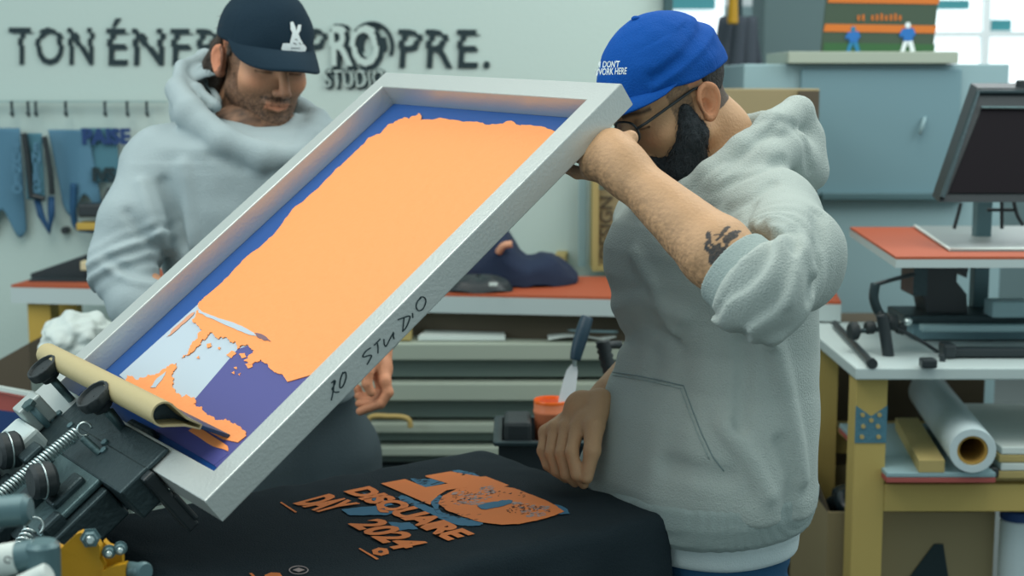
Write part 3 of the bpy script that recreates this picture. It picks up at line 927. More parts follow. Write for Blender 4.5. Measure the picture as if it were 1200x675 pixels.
# second press machine on the white table
t = thing('table_press', 'black and steel tabletop press under the orange platen', 'press', (1.02, tY + .3, zr_ + .001))
Yp = 3.02
def dark_poly(pts, Y, th, m, name, par, lab=None):
    bm = B(); prism(bm, [P(x, y, Y) for x, y in pts], (0, th, 0)); return obj(name, bm, m, par, label=lab)
dark_poly([(1073, 314), (1135, 314), (1133, 326), (1122, 318), (1121, 330), (1133, 345), (1134, 372), (1088, 374), (1083, 352), (1078, 340)], Yp + .1, .09, M['black'], 'column_casting', t)
b = B(); x0 = P(1072, 320, Yp + .06).x
box(b, (x0 + .01, Yp + .1, zp - .066), (.03, .10, .085)); obj('bracket', b, M['iron'], t)
za = P(1100, 380, Yp).z
b = B(); box(b, ((P(1068, 380, Yp).x + 1.5) / 2, Yp + .13, za), (1.5 - P(1068, 380, Yp).x, .14, .018), bev=.003); obj('rail', b, M['iron'], t)
b = B(); box(b, ((P(1082, 390, Yp).x + 1.5) / 2, Yp + .02, P(1100, 386, Yp).z), (1.5 - P(1082, 390, Yp).x, .03, .014), bev=.003); obj('rail', b, M['cab'], t)
b = B(); box(b, ((P(1068, 380, Yp).x + 1.5) / 2, Yp + .12, (za - .009 + zr_ + .002) / 2), (1.5 - P(1068, 380, Yp).x - .05, .10, za - .012 - zr_ - .002)); obj('base_block', b, M['cab_dark'], t)
b = B(); q = P(1178, 365, Yp); box(b, (q.x + .03, Yp + .05, q.z), (.10, .06, .035), bev=.004); obj('slide_block', b, M['cab'], t)
b = B()
zz = P(1110, 413, 2.9).z
box(b, ((P(1105, 413, 2.9).x + 1.5) / 2, 2.9, zr_ + .012), (1.5 - P(1105, 413, 2.9).x, .03, .018), bev=.004)
box(b, (P(1110, 413, 2.9).x, 2.9, zr_ + .016), (.026, .045, .028), bev=.005); obj('front_bar', b, M['black'], t)
for (pts, r, mm, nm, Yq) in (
    ([(1026, 332), (1024, 350), (1031, 368), (1045, 380), (1060, 388)], .010, 'iron', 'bent_arm', 2.98),
    ([(1024, 334), (1045, 328), (1072, 321)], .0045, 'black', 'rod', 2.98),
    ([(1030, 366), (1052, 384), (1080, 400), (1103, 415)], .0042, 'black', 'hose', 2.95),
    ([(1103, 415), (1104, 425), (1094, 434), (1086, 440)], .006, 'black', 'hose_end', 2.86),
    ([(1033, 368), (1037, 390), (1042, 424)], .012, 'black', 'handle', 2.92),
    ([(1003, 388), (1020, 387), (1050, 384)], .005, 'iron', 'spindle', 2.96)):
    b = B(); tube(b, smooth_path([P(x, y, Yq) for x, y in pts]), r, 10); obj(nm, b, M[mm], t, smooth=True)
for (px, py, r) in ((1001, 388, .019), (1020, 384, .014), (1046, 378, .017), (1056, 385, .012)):
    b = B(); q = P(px, py, 2.96); lathe(b, q + Vector((-.010, 0, 0)), (1, .2, 0), [(0, r * .8), (.004, r), (.016, r), (.02, r * .7)], 14); obj('knob', b, M['black_rubber'], t, smooth=40)
b = B(); bmesh.ops.create_uvsphere(b, u_segments=16, v_segments=10, radius=.009); bmesh.ops.translate(b, verts=b.verts, vec=P(1064, 377, 2.93)); obj('ball_knob', b, M['steel'], t, smooth=True)
b = B(); q = P(1086, 441, tY + .005); box(b, (q.x, tY + .0, zr_ + .010), (.03, .03, .018), bev=.004); obj('hose_clip', b, M['black'], t)
# loose black bar on the table
b = B(); p0 = PZ(978, 379, zr_ + .008); p1 = PZ(1022, 426, zr_ + .008); tube(b, [p0, p1], .0075, 12); 
o = obj('black_bar', b, M['black'], smooth=40); tag(o, 'loose black round bar lying along left edge of the white table', 'bar')
b = B(); tube(b, [p1 - (p1 - p0).normalized() * .012, p1 + (p1 - p0).normalized() * .004], .0105, 12); obj('end_cap', b, M['black_rubber'], o, smooth=40)

# cabinet with slate panel at the back
Yq = 3.92
x0 = P(870, 150, Yq).x; x1 = P(1180, 150, Yq).x
zt1 = P(900, 75, Yq).z; 
t = thing('metal_cabinet', 'tall blue grey metal cabinet behind the hooded person', 'cabinet', ((x0 + x1) / 2, Yq + .3, 0))
b = B(); box(b, ((x0 + x1) / 2, Yq + .3, zt1 / 2), (x1 - x0, .6, zt1), bev=.004); obj('carcass', b, M['cab'], t)
pa = P(938, 80, Yq); pb = P(1119, 229, Yq)
b = B(); box(b, ((pa.x + pb.x) / 2, Yq - .008, (pa.z - .004 + pb.z) / 2), (pb.x - pa.x, .014, pa.z - pb.z), bev=.003); dd = obj('door', b, M['cab_dark'], t, label='slate blue door panel')
q = P(1084, 138, Yq - .02); b = B(); tube(b, [q, P(1082, 144, Yq - .03), P(1078, 158, Yq - .03)], .005, 8); obj('handle', b, M['cab'], dd, smooth=True)
b = B(); lz = P(1000, 230, Yq - .03).z; box(b, ((P(960, 230, Yq).x + pb.x + .02) / 2, Yq - .02, lz), (pb.x + .02 - P(960, 230, Yq).x, .036, .018), bev=.002); obj('dark_ledge', b, M['bluegrey_steel'], t)
zt2 = P(1000, 80, Yq - .06).z
a = P(924, 66, Yq - .04); c = P(1123, 80, Yq - .04)
ztop_c = zt1 + .0005
b = B(); box(b, ((a.x + c.x) / 2, Yq + .13, ztop_c + .016), (c.x - a.x, .34, .031), bev=.002)
tag(obj('pale_plank', b, M['board']), 'pale plank lying on top of the blue grey cabinet', 'plank')
# poster
Ypo = Yq + .10
zb0 = ztop_c + .0325
pts = [P(962, 63, Ypo), P(1093, 68, Ypo), P(1101, -14, Ypo), P(970, -14, Ypo)]
for p in pts[:2]:
    p.z = zb0 + (.001 if p is pts[0] else .001)
b = B(); prism(b, pts, (0, .012, 0))
po = obj('football_poster', b, M['green_print']); tag(po, 'dark green poster of two football players above the cabinet', 'poster')
def stripe(py0, py1, m, name, px0=965, px1=1096, dy=.002):
    bm = B(); prism(bm, [P(px0, py1, Ypo - dy), P(px1, py1 + 2, Ypo - dy), P(px1 + 2, py0 + 2, Ypo - dy), P(px0 + 2, py0, Ypo - dy)], (0, .0015, 0)); return obj(name, bm, m, po)
stripe(28, 37, M['orange_print'], 'orange_band'); stripe(-6, 3, M['orange_print'], 'orange_band', 970, 1100); stripe(50, 67, M['turf'], 'turf_strip', 964, 1094)
b = B()
for k in range(10):
    px = 1005 + k * 5.4
    if k in (2, ):
        continue
    hh = 6 + (k * 7 % 3)
    prism(b, [P(px, 24, Ypo - .003), P(px + 2.6, 24, Ypo - .003), P(px + 2.6, 24 - hh, Ypo - .003), P(px, 24 - hh, Ypo - .003)], (0, .001, 0))
obj('blurred_lettering', b, M['orange_print'], po)
def player(cx, top, bot, m1, m2, name, wid=1.0):
    bms = []
    H = bot - top
    bm = B(); q = P(cx, top + H * .09, Ypo - .004); r = H * .085 / F * Ypo
    prism(bm, [q + Vector((r * math.cos(k * .628), 0, r * 1.1 * math.sin(k * .628))) for k in range(10)], (0, .001, 0)); o1 = obj('helmet', bm, m2, po)
    def pl(pts, mm, nm):
        bm = B(); prism(bm, [P(cx + x * H * wid, top + y * H, Ypo - .0045) for x, y in pts], (0, .001, 0)); obj(nm, bm, mm, po)
    pl([(-.16, .2), (.16, .17), (.24, .38), (.16, .42), (.14, .56), (-.13, .58), (-.14, .40), (-.24, .46), (-.26, .38)], m1, 'jersey')
    pl([(-.13, .56), (.02, .56), (-.08, .8), (-.1, 1), (-.26, 1), (-.2, .8)], m2, 'leg_print')
    pl([(-.02, .56), (.14, .56), (.2, .8), (.24, 1), (.08, 1), (.06, .8)], m2, 'leg_print')
player(1000, 31, 64, M['poster_blue'], mat('poster_blue2', (30, 118, 160), .6), 'a', 1.1)
player(1064, 26, 65, M['poster_blue'], M['white'], 'b', 1.0)
# cardboard box behind the hooded man
Yb = 3.55
a = P(842, 104, Yb); c = P(956, 300, Yb)
t = thing('brown_carton', 'brown carton standing behind the shoulder of the blue capped person', 'box', ((a.x + c.x) / 2, Yb + .12, zb))
b = B(); box(b, ((a.x + c.x) / 2, Yb + .12, (a.z + zb + .001) / 2), (c.x - a.x, .22, a.z - zb - .001), bev=.003); obj('carton', b, M['card'], t)
b = B(); box(b, (c.x - .028, Yb + .004, (a.z + zb) / 2), (.05, .014, a.z - zb - .01)); obj('folded_flap', b, M['card_dark'], t)

# dark monitor-like dryer head on its grey post
Ym = 3.0
t = thing('dryer_head', 'dark tilted flash dryer panel on a grey post at right edge', 'dryer', P(1150, 240, Ym))
def trap(pts, Y, th):
    bm = B(); prism(bm, [P(x, y, Y) for x, y in pts], (0, th, 0)); return bm
Yt = 3.0
def dq(px, py, Y):  # leaning panel: top further away
    return P(px, py, Y)
lean = .10
def lp(px, py, off=0):
    k = (237 - py) / 134.0
    return P(px, py, Yt + lean * k - off)
b = B(); prism(b, [lp(1100, 237), lp(1290, 237), lp(1290, 103), lp(1146, 103)], (0, .05, .01)); obj('shell', b, M['black'], t)
b = B(); tube(b, [lp(1104, 232, .004), lp(1146, 108, .004), lp(1290, 108, .004)], .006, 6); obj('rim', b, M['iron'], t)
b = B(); prism(b, [lp(1112, 226, .004), lp(1290, 226, .004), lp(1290, 125, .004), lp(1152, 125, .004)], (0, .004, 0)); obj('dark_panel', b, mat('dark_heater', (22, 19, 24), .8, var=.1, vscale=60, spec=.15), t)
b = B(); tube(b, [lp(1150, 126, .008), lp(1290, 127, .008)], .0035, 6); obj('inner_lip', b, M['iron_lit'], t)  # lit edge of the panel, painted with the lighter steel
# posts
b = B(); q = P(1151, 330, 3.2); box(b, (q.x, 3.22, (zr_ + .002 + P(1150, 236, 3.2).z) / 2), (.034, .034, P(1150, 236, 3.2).z - zr_ - .004), bev=.002); obj('post', b, M['bluegrey_steel'], t)
b = B(); q = P(1192, 40, 3.1); zz = P(1190, 97, 3.1).z; cyl(b, (P(1203, 97, 3.12).x, 3.12, zz - .02), (P(1203, 97, 3.12).x, 3.12, zz + .006), .022, bev=.003); obj('top_knob', b, M['black_rubber'], t, smooth=40)
for pts in ([(1126, 238), (1123, 250), (1118, 268)], [(1174, 236), (1174, 268)], [(1188, 236), (1192, 252), (1199, 264)], [(1157, 246), (1192, 246)]):
    b = B(); tube(b, smooth_path([P(x, y, 3.12) for x, y in pts]), .004, 6); obj('cable', b, M['black'], t, smooth=True)
# lower wall panel between cabinet and table (light)
# ------------------------------------------------------------------ left lower corner stuff (behind the press)
Yl = 2.9
b = B(); prism(b, [P(-40, 452, Yl), P(36, 470, Yl), P(36, 560, Yl), P(-40, 560, Yl)], (0, .04, 0))
t = obj('red_panel', b, M['red']); tag(t, 'faded red framed panel with a blue field at lower left', 'panel')
b = B(); prism(b, [P(-40, 476, Yl - .002), P(27, 484, Yl - .002), P(25, 560, Yl - .002), P(-40, 560, Yl - .002)], (0, .0015, 0)); obj('blue_field', b, M['deep_blue'], t)
b = B(); prism(b, [P(-40, 446, Yl - .01), P(40, 461, Yl - .01), P(40, 466, Yl - .01), P(-40, 451, Yl - .01)], (0, .012, 0)); obj('pale_edge', b, M['paper'], t)
b = B(); q = P(0, 560, Yl); box(b, (q.x - .01, Yl + .05, q.z / 2 - .002), (.2, .14, q.z - .006)); 
tag(obj('panel_stand', b, M['iron']), 'dark stand below the red and blue panel at left', 'stand')
b = B(); Yk2 = 3.2
prism(b, [P(-30, 438, Yk2), P(34, 402, Yk2), P(36, 470, Yk2), P(-30, 470, Yk2)], (0, .12, 0)); o = obj('brown_carton', b, M['card_dark']); tag(o, 'brown carton with a slanted top behind the red panel', 'box')
q = P(0, 470, Yk2); b = B(); box(b, (q.x - .0, Yk2 + .06, q.z / 2 - .002), (.14, .12, q.z - .006)); tag(obj('carton_stand', b, M['iron']), 'dark stand carrying the slanted brown carton at left', 'stand')
b = B(); q0 = P(3, 400, 3.6); tube(b, smooth_path([P(2, 400, 3.6), P(14, 399, 3.58), P(24, 402, 3.56)]), .006, 6, r_fn=lambda s: 1.3 - s)
# white cloth bundle beside the left man
b = B()
q = P(92, 396, 3.0)
bmesh.ops.create_icosphere(b, subdivisions=5, radius=1.0)
for v in b.verts:
    n = noise.noise(v.co * 2.2) * .22 + noise.noise(v.co * 5 + Vector((3, 1, 2))) * .08
    v.co = Vector((v.co.x * .075, v.co.y * .07, v.co.z * .055)) * (1 + n) + q
o = obj('white_cloth_bundle', b, M['paper'], smooth=True); tag(o, 'white crumpled cloth bundle beside the yellow bench leg', 'cloth')
b = B(); box(b, (q.x, q.y, (q.z - .062) / 2), (.16, .16, q.z - .064), bev=.01); tag(obj('grey_bin', b, M['board_dark']), 'grey bin under the white cloth bundle', 'bin')
# ================================================================== SCREEN FRAME
FC = Vector((-0.3434, 1.5712, 1.0386))
FU = Vector((-0.59767, 0.80113, 0.03137)).normalized()
FV = Vector((0.64451, 0.45681, 0.61314)); FV = (FV - FU * FV.dot(FU)).normalized()
FN = FV.cross(FU).normalized()
if FN.z < 0: FN = -FN
FLa, FLb_ = 0.5823, 0.7545
FW = 0.036
def FR(a, b, c=0.0):
    return FC + FU * a + FV * b + FN * c
def fr_px(px, py, c):
    """point on the plane at height c over the frame's top face"""
    return PP(px, py, FR(0, 0, c), FN)
def fr_uv(p):
    d = p - FC
    return d.dot(FU), d.dot(FV), d.dot(FN)
t = thing('printing_screen', 'aluminium printing screen loaded with orange ink, held tilted by one person', 'screen', FR(0, 0, -FW))
SCR = t
cor = [(0, 0), (FLa, 0), (FLa, FLb_), (0, FLb_)]
inn = [(FW, FW), (FLa - FW, FW), (FLa - FW, FLb_ - FW), (FW, FLb_ - FW)]
rails = []
for i in range(4):
    j = (i + 1) % 4
    b = B()
    q = [cor[i], cor[j], inn[j], inn[i]]
    hexa(b, [FR(x, y, -FW) for x, y in q], [FR(x, y, 0) for x, y in q])
    bmesh.ops.recalc_face_normals(b, faces=b.faces)
    eds = [e for e in b.edges if e.calc_length() > .3]
    bmesh.ops.bevel(b, geom=eds, offset=.0018, segments=2, profile=.5, affect='EDGES')
    rails.append(obj('rail', b, M['alu'], t))
# mesh fabric
mc = -FW + .001
b = B(); hexa(b, [FR(x, y, mc - .0006) for x, y in inn], [FR(x, y, mc) for x, y in inn]); obj('screen_fabric', b, M['emulsion'], t)
b = B()
for i in range(4):
    pass
rr = random.Random(3)
def layer(px, c, amp, m, name, keep=(), levels=3, th=.0005, lab=None):
    pts = ragged(px, amp, rr, levels, keep)
    w = []
    for p in pts:
        a_, b_, _ = fr_uv(fr_px(p.x, p.y, mc))
        a_ = min(max(a_, FW + .0008), FLa - FW - .0008); b_ = min(max(b_, FW + .0008), FLb_ - FW - .0008)
        w.append(FR(a_, b_, c))
    bm = B(); prism(bm, w, FN * th); return obj(name, bm, m, t, label=lab)
layer([(140, 440), (240, 350), (420, 470), (400, 500), (290, 560)], mc + .0002, 0, M['stencil'], 'open_mesh', keep=(0, 1, 2, 3, 4), lab='white open area of the screen')
layer([(279, 410), (232, 465), (216, 484), (190, 500), (270, 560), (420, 470), (340, 390)], mc + .0008, 0, M['navy'], 'indigo_stencil', keep=tuple(range(7)), lab='indigo rectangle of the screen')
ink_main = [(233, 357), (240, 350), (269, 325), (312, 285), (338, 255), (370, 225), (400, 196), (421, 176), (440, 160), (455, 148), (468, 141.5), (480, 141), (491, 134), (494, 142), (523, 140.5), (560, 144), (580, 147), (600, 143), (614, 148), (648, 154), (700, 170), (640, 260), (520, 360), (430, 430), (338, 449),
            (332, 440), (318, 434), (315, 428), (307, 423), (303, 426), (292, 429), (287, 424), (293, 417), (299, 412), (294, 409), (288, 406), (284, 406), (279, 410), (276, 401), (270, 402), (263, 397), (258, 398), (250, 391), (244, 393), (238, 399), (231, 408), (222, 417), (214, 421), (224, 409), (233, 398), (238, 388), (231, 381), (227, 375), (231, 366)]
layer(ink_main, mc + .0014, 2.6, M['ink'], 'orange_ink_layer', keep=tuple(range(19, 25)), levels=3, th=.0012)
ink_low = [(150, 441), (160, 446), (168, 444), (179, 441), (190, 436), (199, 431), (208, 427), (205, 436), (202, 441), (204, 449), (203, 455), (208, 463), (214, 467), (223, 466), (229, 467), (228, 475), (238, 478), (247, 488), (256, 494), (266, 492), (274, 498), (284, 503), (290, 512), (280, 520), (262, 516), (230, 498), (190, 478), (150, 455)]
layer(ink_low, mc + .0014, 2.6, M['ink'], 'orange_ink_puddle', keep=(22, 23, 24, 25, 26), levels=3, th=.0012)
layer([(232, 500), (268, 524), (268, 530), (250, 524), (222, 506)], mc + .0014, .8, M['ink'], 'orange_ink_smear', levels=2, th=.001)
layer([(215, 497), (262, 526), (268, 533), (252, 546), (180, 504)], mc + .0011, 0, M['navy'], 'indigo_border', keep=tuple(range(5)))
for (pts, m) in (([(233, 363), (243, 369), (262, 376), (285, 384), (299, 392), (303, 396), (297, 395), (280, 389), (262, 381), (243, 373), (234, 368)], 'stencil'),
          ([(300, 392), (309, 394), (319, 402), (312, 401), (303, 397)], 'rusty'),
          ([(178, 456), (186, 445), (196, 437), (192, 446), (184, 456)], 'stencil'),
          ([(243, 405), (248, 403), (249, 407), (244, 409)], 'ink'), ([(231, 420), (234, 418), (235, 421)], 'ink'), ([(256, 409), (259, 408), (259, 411)], 'ink'),
          ([(266, 417), (273, 412), (278, 415), (272, 421)], 'ink'), ([(281, 416), (288, 415), (290, 420), (284, 421)], 'ink'), ([(288, 428), (296, 425), (297, 431), (292, 433)], 'ink'),
          ([(275, 432), (278, 431), (278, 434)], 'ink'), ([(280, 440), (283, 438), (282, 442)], 'ink'), ([(272, 438), (275, 436), (276, 440)], 'ink')):
    layer(pts, mc + (.0028 if m != 'ink' else .0016), .8, M[m], 'ink_streak' if m != 'ink' else 'ink_spot', levels=2, th=.0006)
# ink washed blue smudges along the left border
layer([(225, 368), (229, 366), (222, 375), (205, 390), (196, 396), (204, 386)], mc + .0013, 1.0, M['tape'], 'ink_smear', levels=2)
# handwriting on the outer side
def hand_px(zx, zy):
    return 370 + zx / 698 * 150, 335 + zy / 675 * 145
strokes = [[(100, 515), (98, 560), (85, 625)], [(85, 530), (105, 515), (104, 535), (88, 565)], [(88, 562), (105, 580), (128, 578)],
           [(150, 470), (135, 510), (132, 555), (150, 545), (166, 500), (162, 470), (150, 478)],
           [(300, 338), (275, 355), (258, 380), (262, 388), (300, 378), (302, 390), (280, 430)],
           [(318, 325), (352, 290)], [(335, 308), (340, 335), (340, 368)],
           [(372, 290), (375, 320), (385, 328), (405, 290), (420, 262), (425, 255), (424, 275), (428, 290)],
           [(482, 175), (478, 215), (475, 250)], [(448, 185), (475, 175), (512, 165), (508, 195), (488, 235), (472, 246)],
           [(528, 148), (530, 175)],
           [(575, 65), (555, 85), (548, 115), (562, 135), (585, 125), (600, 90), (595, 65), (575, 60), (565, 72)]]
bms = []
for si, s in enumerate(strokes):
    pts = [PP(*hand_px(*p), FR(-.0004, 0, 0), FU) for p in s]
    bm = B(); tube(bm, smooth_path(pts, 4), .00085, 6); bms.append(bm)
    if si == 3:
        obj('handwriting', bm_join(bms), M['letter'], t, label='hand written black letters RO'); bms = []
obj('handwriting', bm_join(bms), M['letter'], t, label='hand written black word STUDIO')

# ================================================================== SQUEEGEE
sc_ = .050
e0 = fr_px(190, 488, sc_); e1 = fr_px(58, 413, sc_)
a0_, b0_, _ = fr_uv(e0); a1_, b1_, _ = fr_uv(e1)
bm_ = (b0_ + b1_) / 2
S0 = FR(a0_, bm_, sc_); S1 = FR(a1_, bm_, sc_)
dv = (FV * .0468 - FN * .0925).normalized()    # blade direction
dw = FU.cross(dv).normalized()
t = thing('squeegee', 'tan handled squeegee standing in the orange ink at the low end of screen', 'squeegee', S0 + dv * .09)
def tear(r, L, n=18, w=.0035):
    pts = []
    for k in range(n + 1):
        an = math.radians(60) + (2 * math.pi - math.radians(120)) * k / n
        pts.append((math.cos(an) * r * 1.05, math.sin(an) * r))
    pts.append((L * .6, -w * 1.6)); pts.append((L, -w)); pts.append((L, w)); pts.append((L * .6, w * 1.6))
    return pts
def hollow(bm, prof_o, prof_i, A, Bp):
    def ringp(prof, o):
        return [bm.verts.new(o + dv * x + dw * y) for x, y in prof]
    oa, ob = ringp(prof_o, A), ringp(prof_o, Bp)
    ia, ib = ringp(prof_i, A), ringp(prof_i, Bp)
    n = len(oa)
    for i in range(n):
        j = (i + 1) % n
        bm.faces.new((oa[i], oa[j], ob[j], ob[i])); bm.faces.new((ia[i], ib[i], ib[j], ia[j]))
        bm.faces.new((oa[i], ia[i], ia[j], oa[j])); bm.faces.new((ob[i], ob[j], ib[j], ib[i]))
RS = .0155
b = B(); hollow(b, tear(RS, .052), tear(RS - .0022, .050, w=.0018), S0, S1); obj('handle', b, M['tan'], t, smooth=35)
b = B()
pi = tear(RS - .0023, .049, w=.0017)
va = [b.verts.new(S0 + FU * .03 + dv * x + dw * y) for x, y in pi]; b.faces.new(va)
obj('hollow_shade', b, M['iron'], t)  # dark plate put inside the open end to paint its shade
b = B(); c1 = S0 + dv * .072; c2 = S1 + dv * .072
box(b, (c1 + c2) / 2, (.042, .005, (c1 - c2).length), (dv, dw, (c2 - c1).normalized()), bev=.001); obj('blade', b, M['blade'], t)

# ================================================================== PLATEN AND SHIRT
ZP = 0.90
K1 = PZ(565, 528, ZP); K2 = PZ(773, 600, ZP)
pu = (K2 - K1).normalized(); pv = Vector((pu.y, -pu.x, 0))      # pv toward the left/front
if pv.x > 0: pv = -pv
KL, KW = (K2 - K1).length, .66
def PL(s, w, z=ZP):
    return Vector((K1.x, K1.y, z)) + pu * s + pv * w
pc = PL(KL / 2, KW / 2)
t = thing('press_platen', 'black shirt board of the press standing on its steel arm', 'platen', (pc.x, pc.y, 0.0))
b = B(); box(b, (pc.x, pc.y, ZP - .045), (KL - .03, KW - .03, .05), (pu, pv, Z), bev=.01); obj('board', b, M['iron'], t)
b = B(); box(b, (pc.x, pc.y, ZP - .10), (.08, KW - .1, .05), (pu, pv, Z), bev=.004); obj('support_arm', b, M['iron'], t)
b = B(); cyl(b, (pc.x, pc.y, 0), (pc.x, pc.y, ZP - .13), .05); lathe(b, (pc.x, pc.y, 0), (0, 0, 1), [(0, .22), (.02, .22), (.04, .08)], 32); obj('pedestal', b, M['iron'], t, smooth=40)
# shirt draped over it
b = B()
NS, NT = 90, 120
drop = .17
def shirt(s, w):
    """s, w run past the board edge by up to drop: the excess hangs"""
    es = max(0, -s, s - KL); ew = max(0, -w, w - KW)
    cs = min(max(s, 0), KL); cw = min(max(w, 0), KW)
    r = .016
    e = math.hypot(es, ew)
    z = ZP
    ox = oy = 0.0
    if e > 0:
        arc = r * math.pi / 2
        if e < arc:
            an = e / r; out = r * math.sin(an); z = ZP - r * (1 - math.cos(an))
        else:
            out = r + .03 * (e - arc); z = ZP - r - (e - arc)
        dx, dy = (es / e) * (1 if s > KL else -1), (ew / e) * (1 if w > KW else -1)
        if e > arc:
            out += .007 * math.sin((cs + cw) * 42 + 1) * min(1, (e - arc) / .06) + .006 * noise.noise(Vector((s * 9, w * 9, 2)))
        ox, oy = dx * out, dy * out
    p = PL(cs - (.016 if False else 0) + ox, cw + oy, z)
    # faint wrinkles on the top
    wr = .0010 * noise.noise(Vector((s * 9 + 2, w * 14, 0))) + .0004 * noise.noise(Vector((s * 30, w * 22, 1)))
    edge = min(1, max(0, .06 - min(cs, KL - cs, cw, KW - cw)) / .06)
    wr += edge * .004 * noise.noise(Vector((s * 20, w * 20, 5)))
    p.z += wr
    return p
cloth_plane(b, lambda u, v: shirt(-drop + (KL + 2 * drop) * u, -drop + (KW + 2 * drop) * v), NS, NT)
sh = obj('black_tshirt', b, M['black_cotton'], smooth=True)
tag(sh, 'black t-shirt with orange print stretched over the press platen', 't-shirt')
# prints: flat shapes on the cloth
zpr = ZP + .0014
def pq(px, py, dz=0):
    p = PZ(px, py, zpr + dz); return p
def pprint(pts, m, name, dz=0, amp=0, keep=None, th=.0003):
    pts2 = ragged(pts, amp, rr, 3) if amp else pts
    bm = B(); prism(bm, [pq(p[0], p[1], dz) for p in pts2], (0, 0, th)); return obj(name, bm, m, sh)
def z4(x, y):
    return 430 + x / 4.8, 540 + y / 4.8
# blue streaks under
pprint([z4(*p) for p in ((245, 100), (300, 105), (395, 105), (440, 125), (330, 150), (290, 135))], M['print_blue'], 'blue_print', amp=1)
pprint([z4(*p) for p in ((480, 55), (520, 52), (600, 68), (632, 88), (560, 88), (500, 76))], M['print_blue'], 'blue_print', amp=1)
pprint([z4(*p) for p in ((160, 200), (200, 195), (300, 235), (420, 290), (560, 325), (660, 345), (640, 362), (540, 365), (420, 330), (300, 270), (190, 225))], M['print_blue'], 'blue_print', amp=1.5)
pprint([z4(*p) for p in ((360, 235), (410, 190), (430, 200), (400, 260), (430, 300), (390, 290))], M['print_blue'], 'blue_print', dz=.0004, amp=1)
pprint([z4(*p) for p in ((1030, 245), (1080, 250), (1130, 275), (1142, 298), (1060, 300), (1010, 300))], M['print_blue'], 'blue_print', amp=.8)
pprint([(400, 597), (440, 593), (470, 600), (450, 604), (410, 604)], M['print_blue'], 'blue_print', amp=1)
pprint([(455, 612), (480, 612), (490, 620), (468, 622)], M['print_blue'], 'blue_print', amp=1)
pprint([(424, 577), (445, 583), (462, 592), (452, 594), (436, 586)], M['print_blue'], 'blue_print', amp=1)
# big orange shape
pprint([z4(*p) for p in ((78, 128), (215, 103), (330, 150), (455, 128), (330, 90), (330, 84), (470, 60), (640, 90), (670, 88), (800, 138), (760, 148), (560, 150), (450, 165), (400, 195), (355, 248))], M['print'], 'orange_print', dz=.0003)
# disc: ellipse with worn texture
pts = []
import itertools
disc = [(400, 240), (430, 195), (500, 160), (600, 142), (720, 140), (830, 155), (950, 200), (1060, 250), (1110, 285), (1050, 310), (960, 335), (860, 355), (760, 360), (640, 345), (540, 315), (450, 280)]
pprint([z4(*p) for p in disc], M['print'], 'orange_print', dz=.0006, amp=.5)
pprint([z4(*p) for p in ((620, 255), (680, 235), (760, 222), (820, 225), (810, 240), (730, 262), (650, 272))], M['print_blue'], 'blue_print', dz=.0014, amp=1)
r5 = random.Random(11)
def streaks(n, boxes, m, name, dz, wr, lr=(10, 44)):
    bms = []
    for k in range(n):
        x0, y0, x1, y1, sk = boxes[k % len(boxes)]
        x = r5.uniform(x0, x1); y = r5.uniform(y0, y1) + sk * (x - x0)
        l = r5.uniform(*lr); sl = r5.uniform(-.3, .05); w = r5.uniform(*wr)
        bm = B(); prism(bm, [pq(*z4(x, y), dz), pq(*z4(x + l * .5, y + sl * l * .5 - w), dz), pq(*z4(x + l, y + sl * l), dz), pq(*z4(x + l * .5, y + sl * l * .5 + w), dz)], (0, 0, .0002)); bms.append(bm)
    o = obj(name, bm_join(bms), m, sh); o['kind'] = 'stuff'; return o
streaks(150, [(470, 175, 700, 245, 0), (800, 232, 1010, 262, .12), (850, 270, 1000, 315, -.02), (620, 145, 700, 190, 0), (500, 190, 640, 250, 0)], M['print_pale'], 'worn_print', .0010, (1.5, 4.0))
streaks(90, [(480, 160, 880, 185, .05), (800, 235, 1020, 262, .14), (470, 180, 600, 230, 0), (780, 262, 960, 300, 0)], M['print_dark'], 'worn_print_gaps', .0016, (.8, 1.8), (6, 22))
streaks(60, [(370, 190, 420, 280, 0), (410, 295, 640, 345, .04), (490, 60, 600, 82, 0), (260, 105, 400, 135, 0), (180, 205, 300, 250, .2)], M['print_dark'], 'blue_print_gaps', .0008, (.8, 2.0), (14, 50))
# lettering: baseline runs along pu, letters' top toward -pv
def shirt_text(s, px0, py0, px1, py1, hx, hy, name, bold=.006, m='print', sp=.88):
    """baseline from (px0,py0) to (px1,py1); (hx,hy) = top left corner pixel"""
    p0 = pq(px0, py0, .0008); p1 = pq(px1, py1, .0008); pt = pq(hx, hy, .0008)
    ex = (p1 - p0); up = (pt - p0)
    bm = text_bm(s, Matrix.Identity(4), size=1.0, depth=.0004, bold=.04 if sp > .9 else .05, spacing=sp)
    xs = [v.co.x for v in bm.verts]; ys = [v.co.y for v in bm.verts]
    w = max(xs) - min(xs); h = max(ys) - min(ys)
    zs = [v.co.z for v in bm.verts]
    for v in bm.verts:
        a_ = (v.co.x - min(xs)) / w; c_ = (v.co.y - min(ys)) / h
        v.co = p0 + ex * a_ + up * c_ + Vector((0, 0, v.co.z))
    return obj(name, bm, M[m], sh)
shirt_text('DISQUAIRE', 397, 577, 519, 635, 433, 569.5, 'lettering')
shirt_text('DAY', 343, 590, 379, 602, 386, 578.5, 'lettering')
shirt_text('2024', 407, 614, 463, 645, 446, 607, 'lettering', sp=1.0)
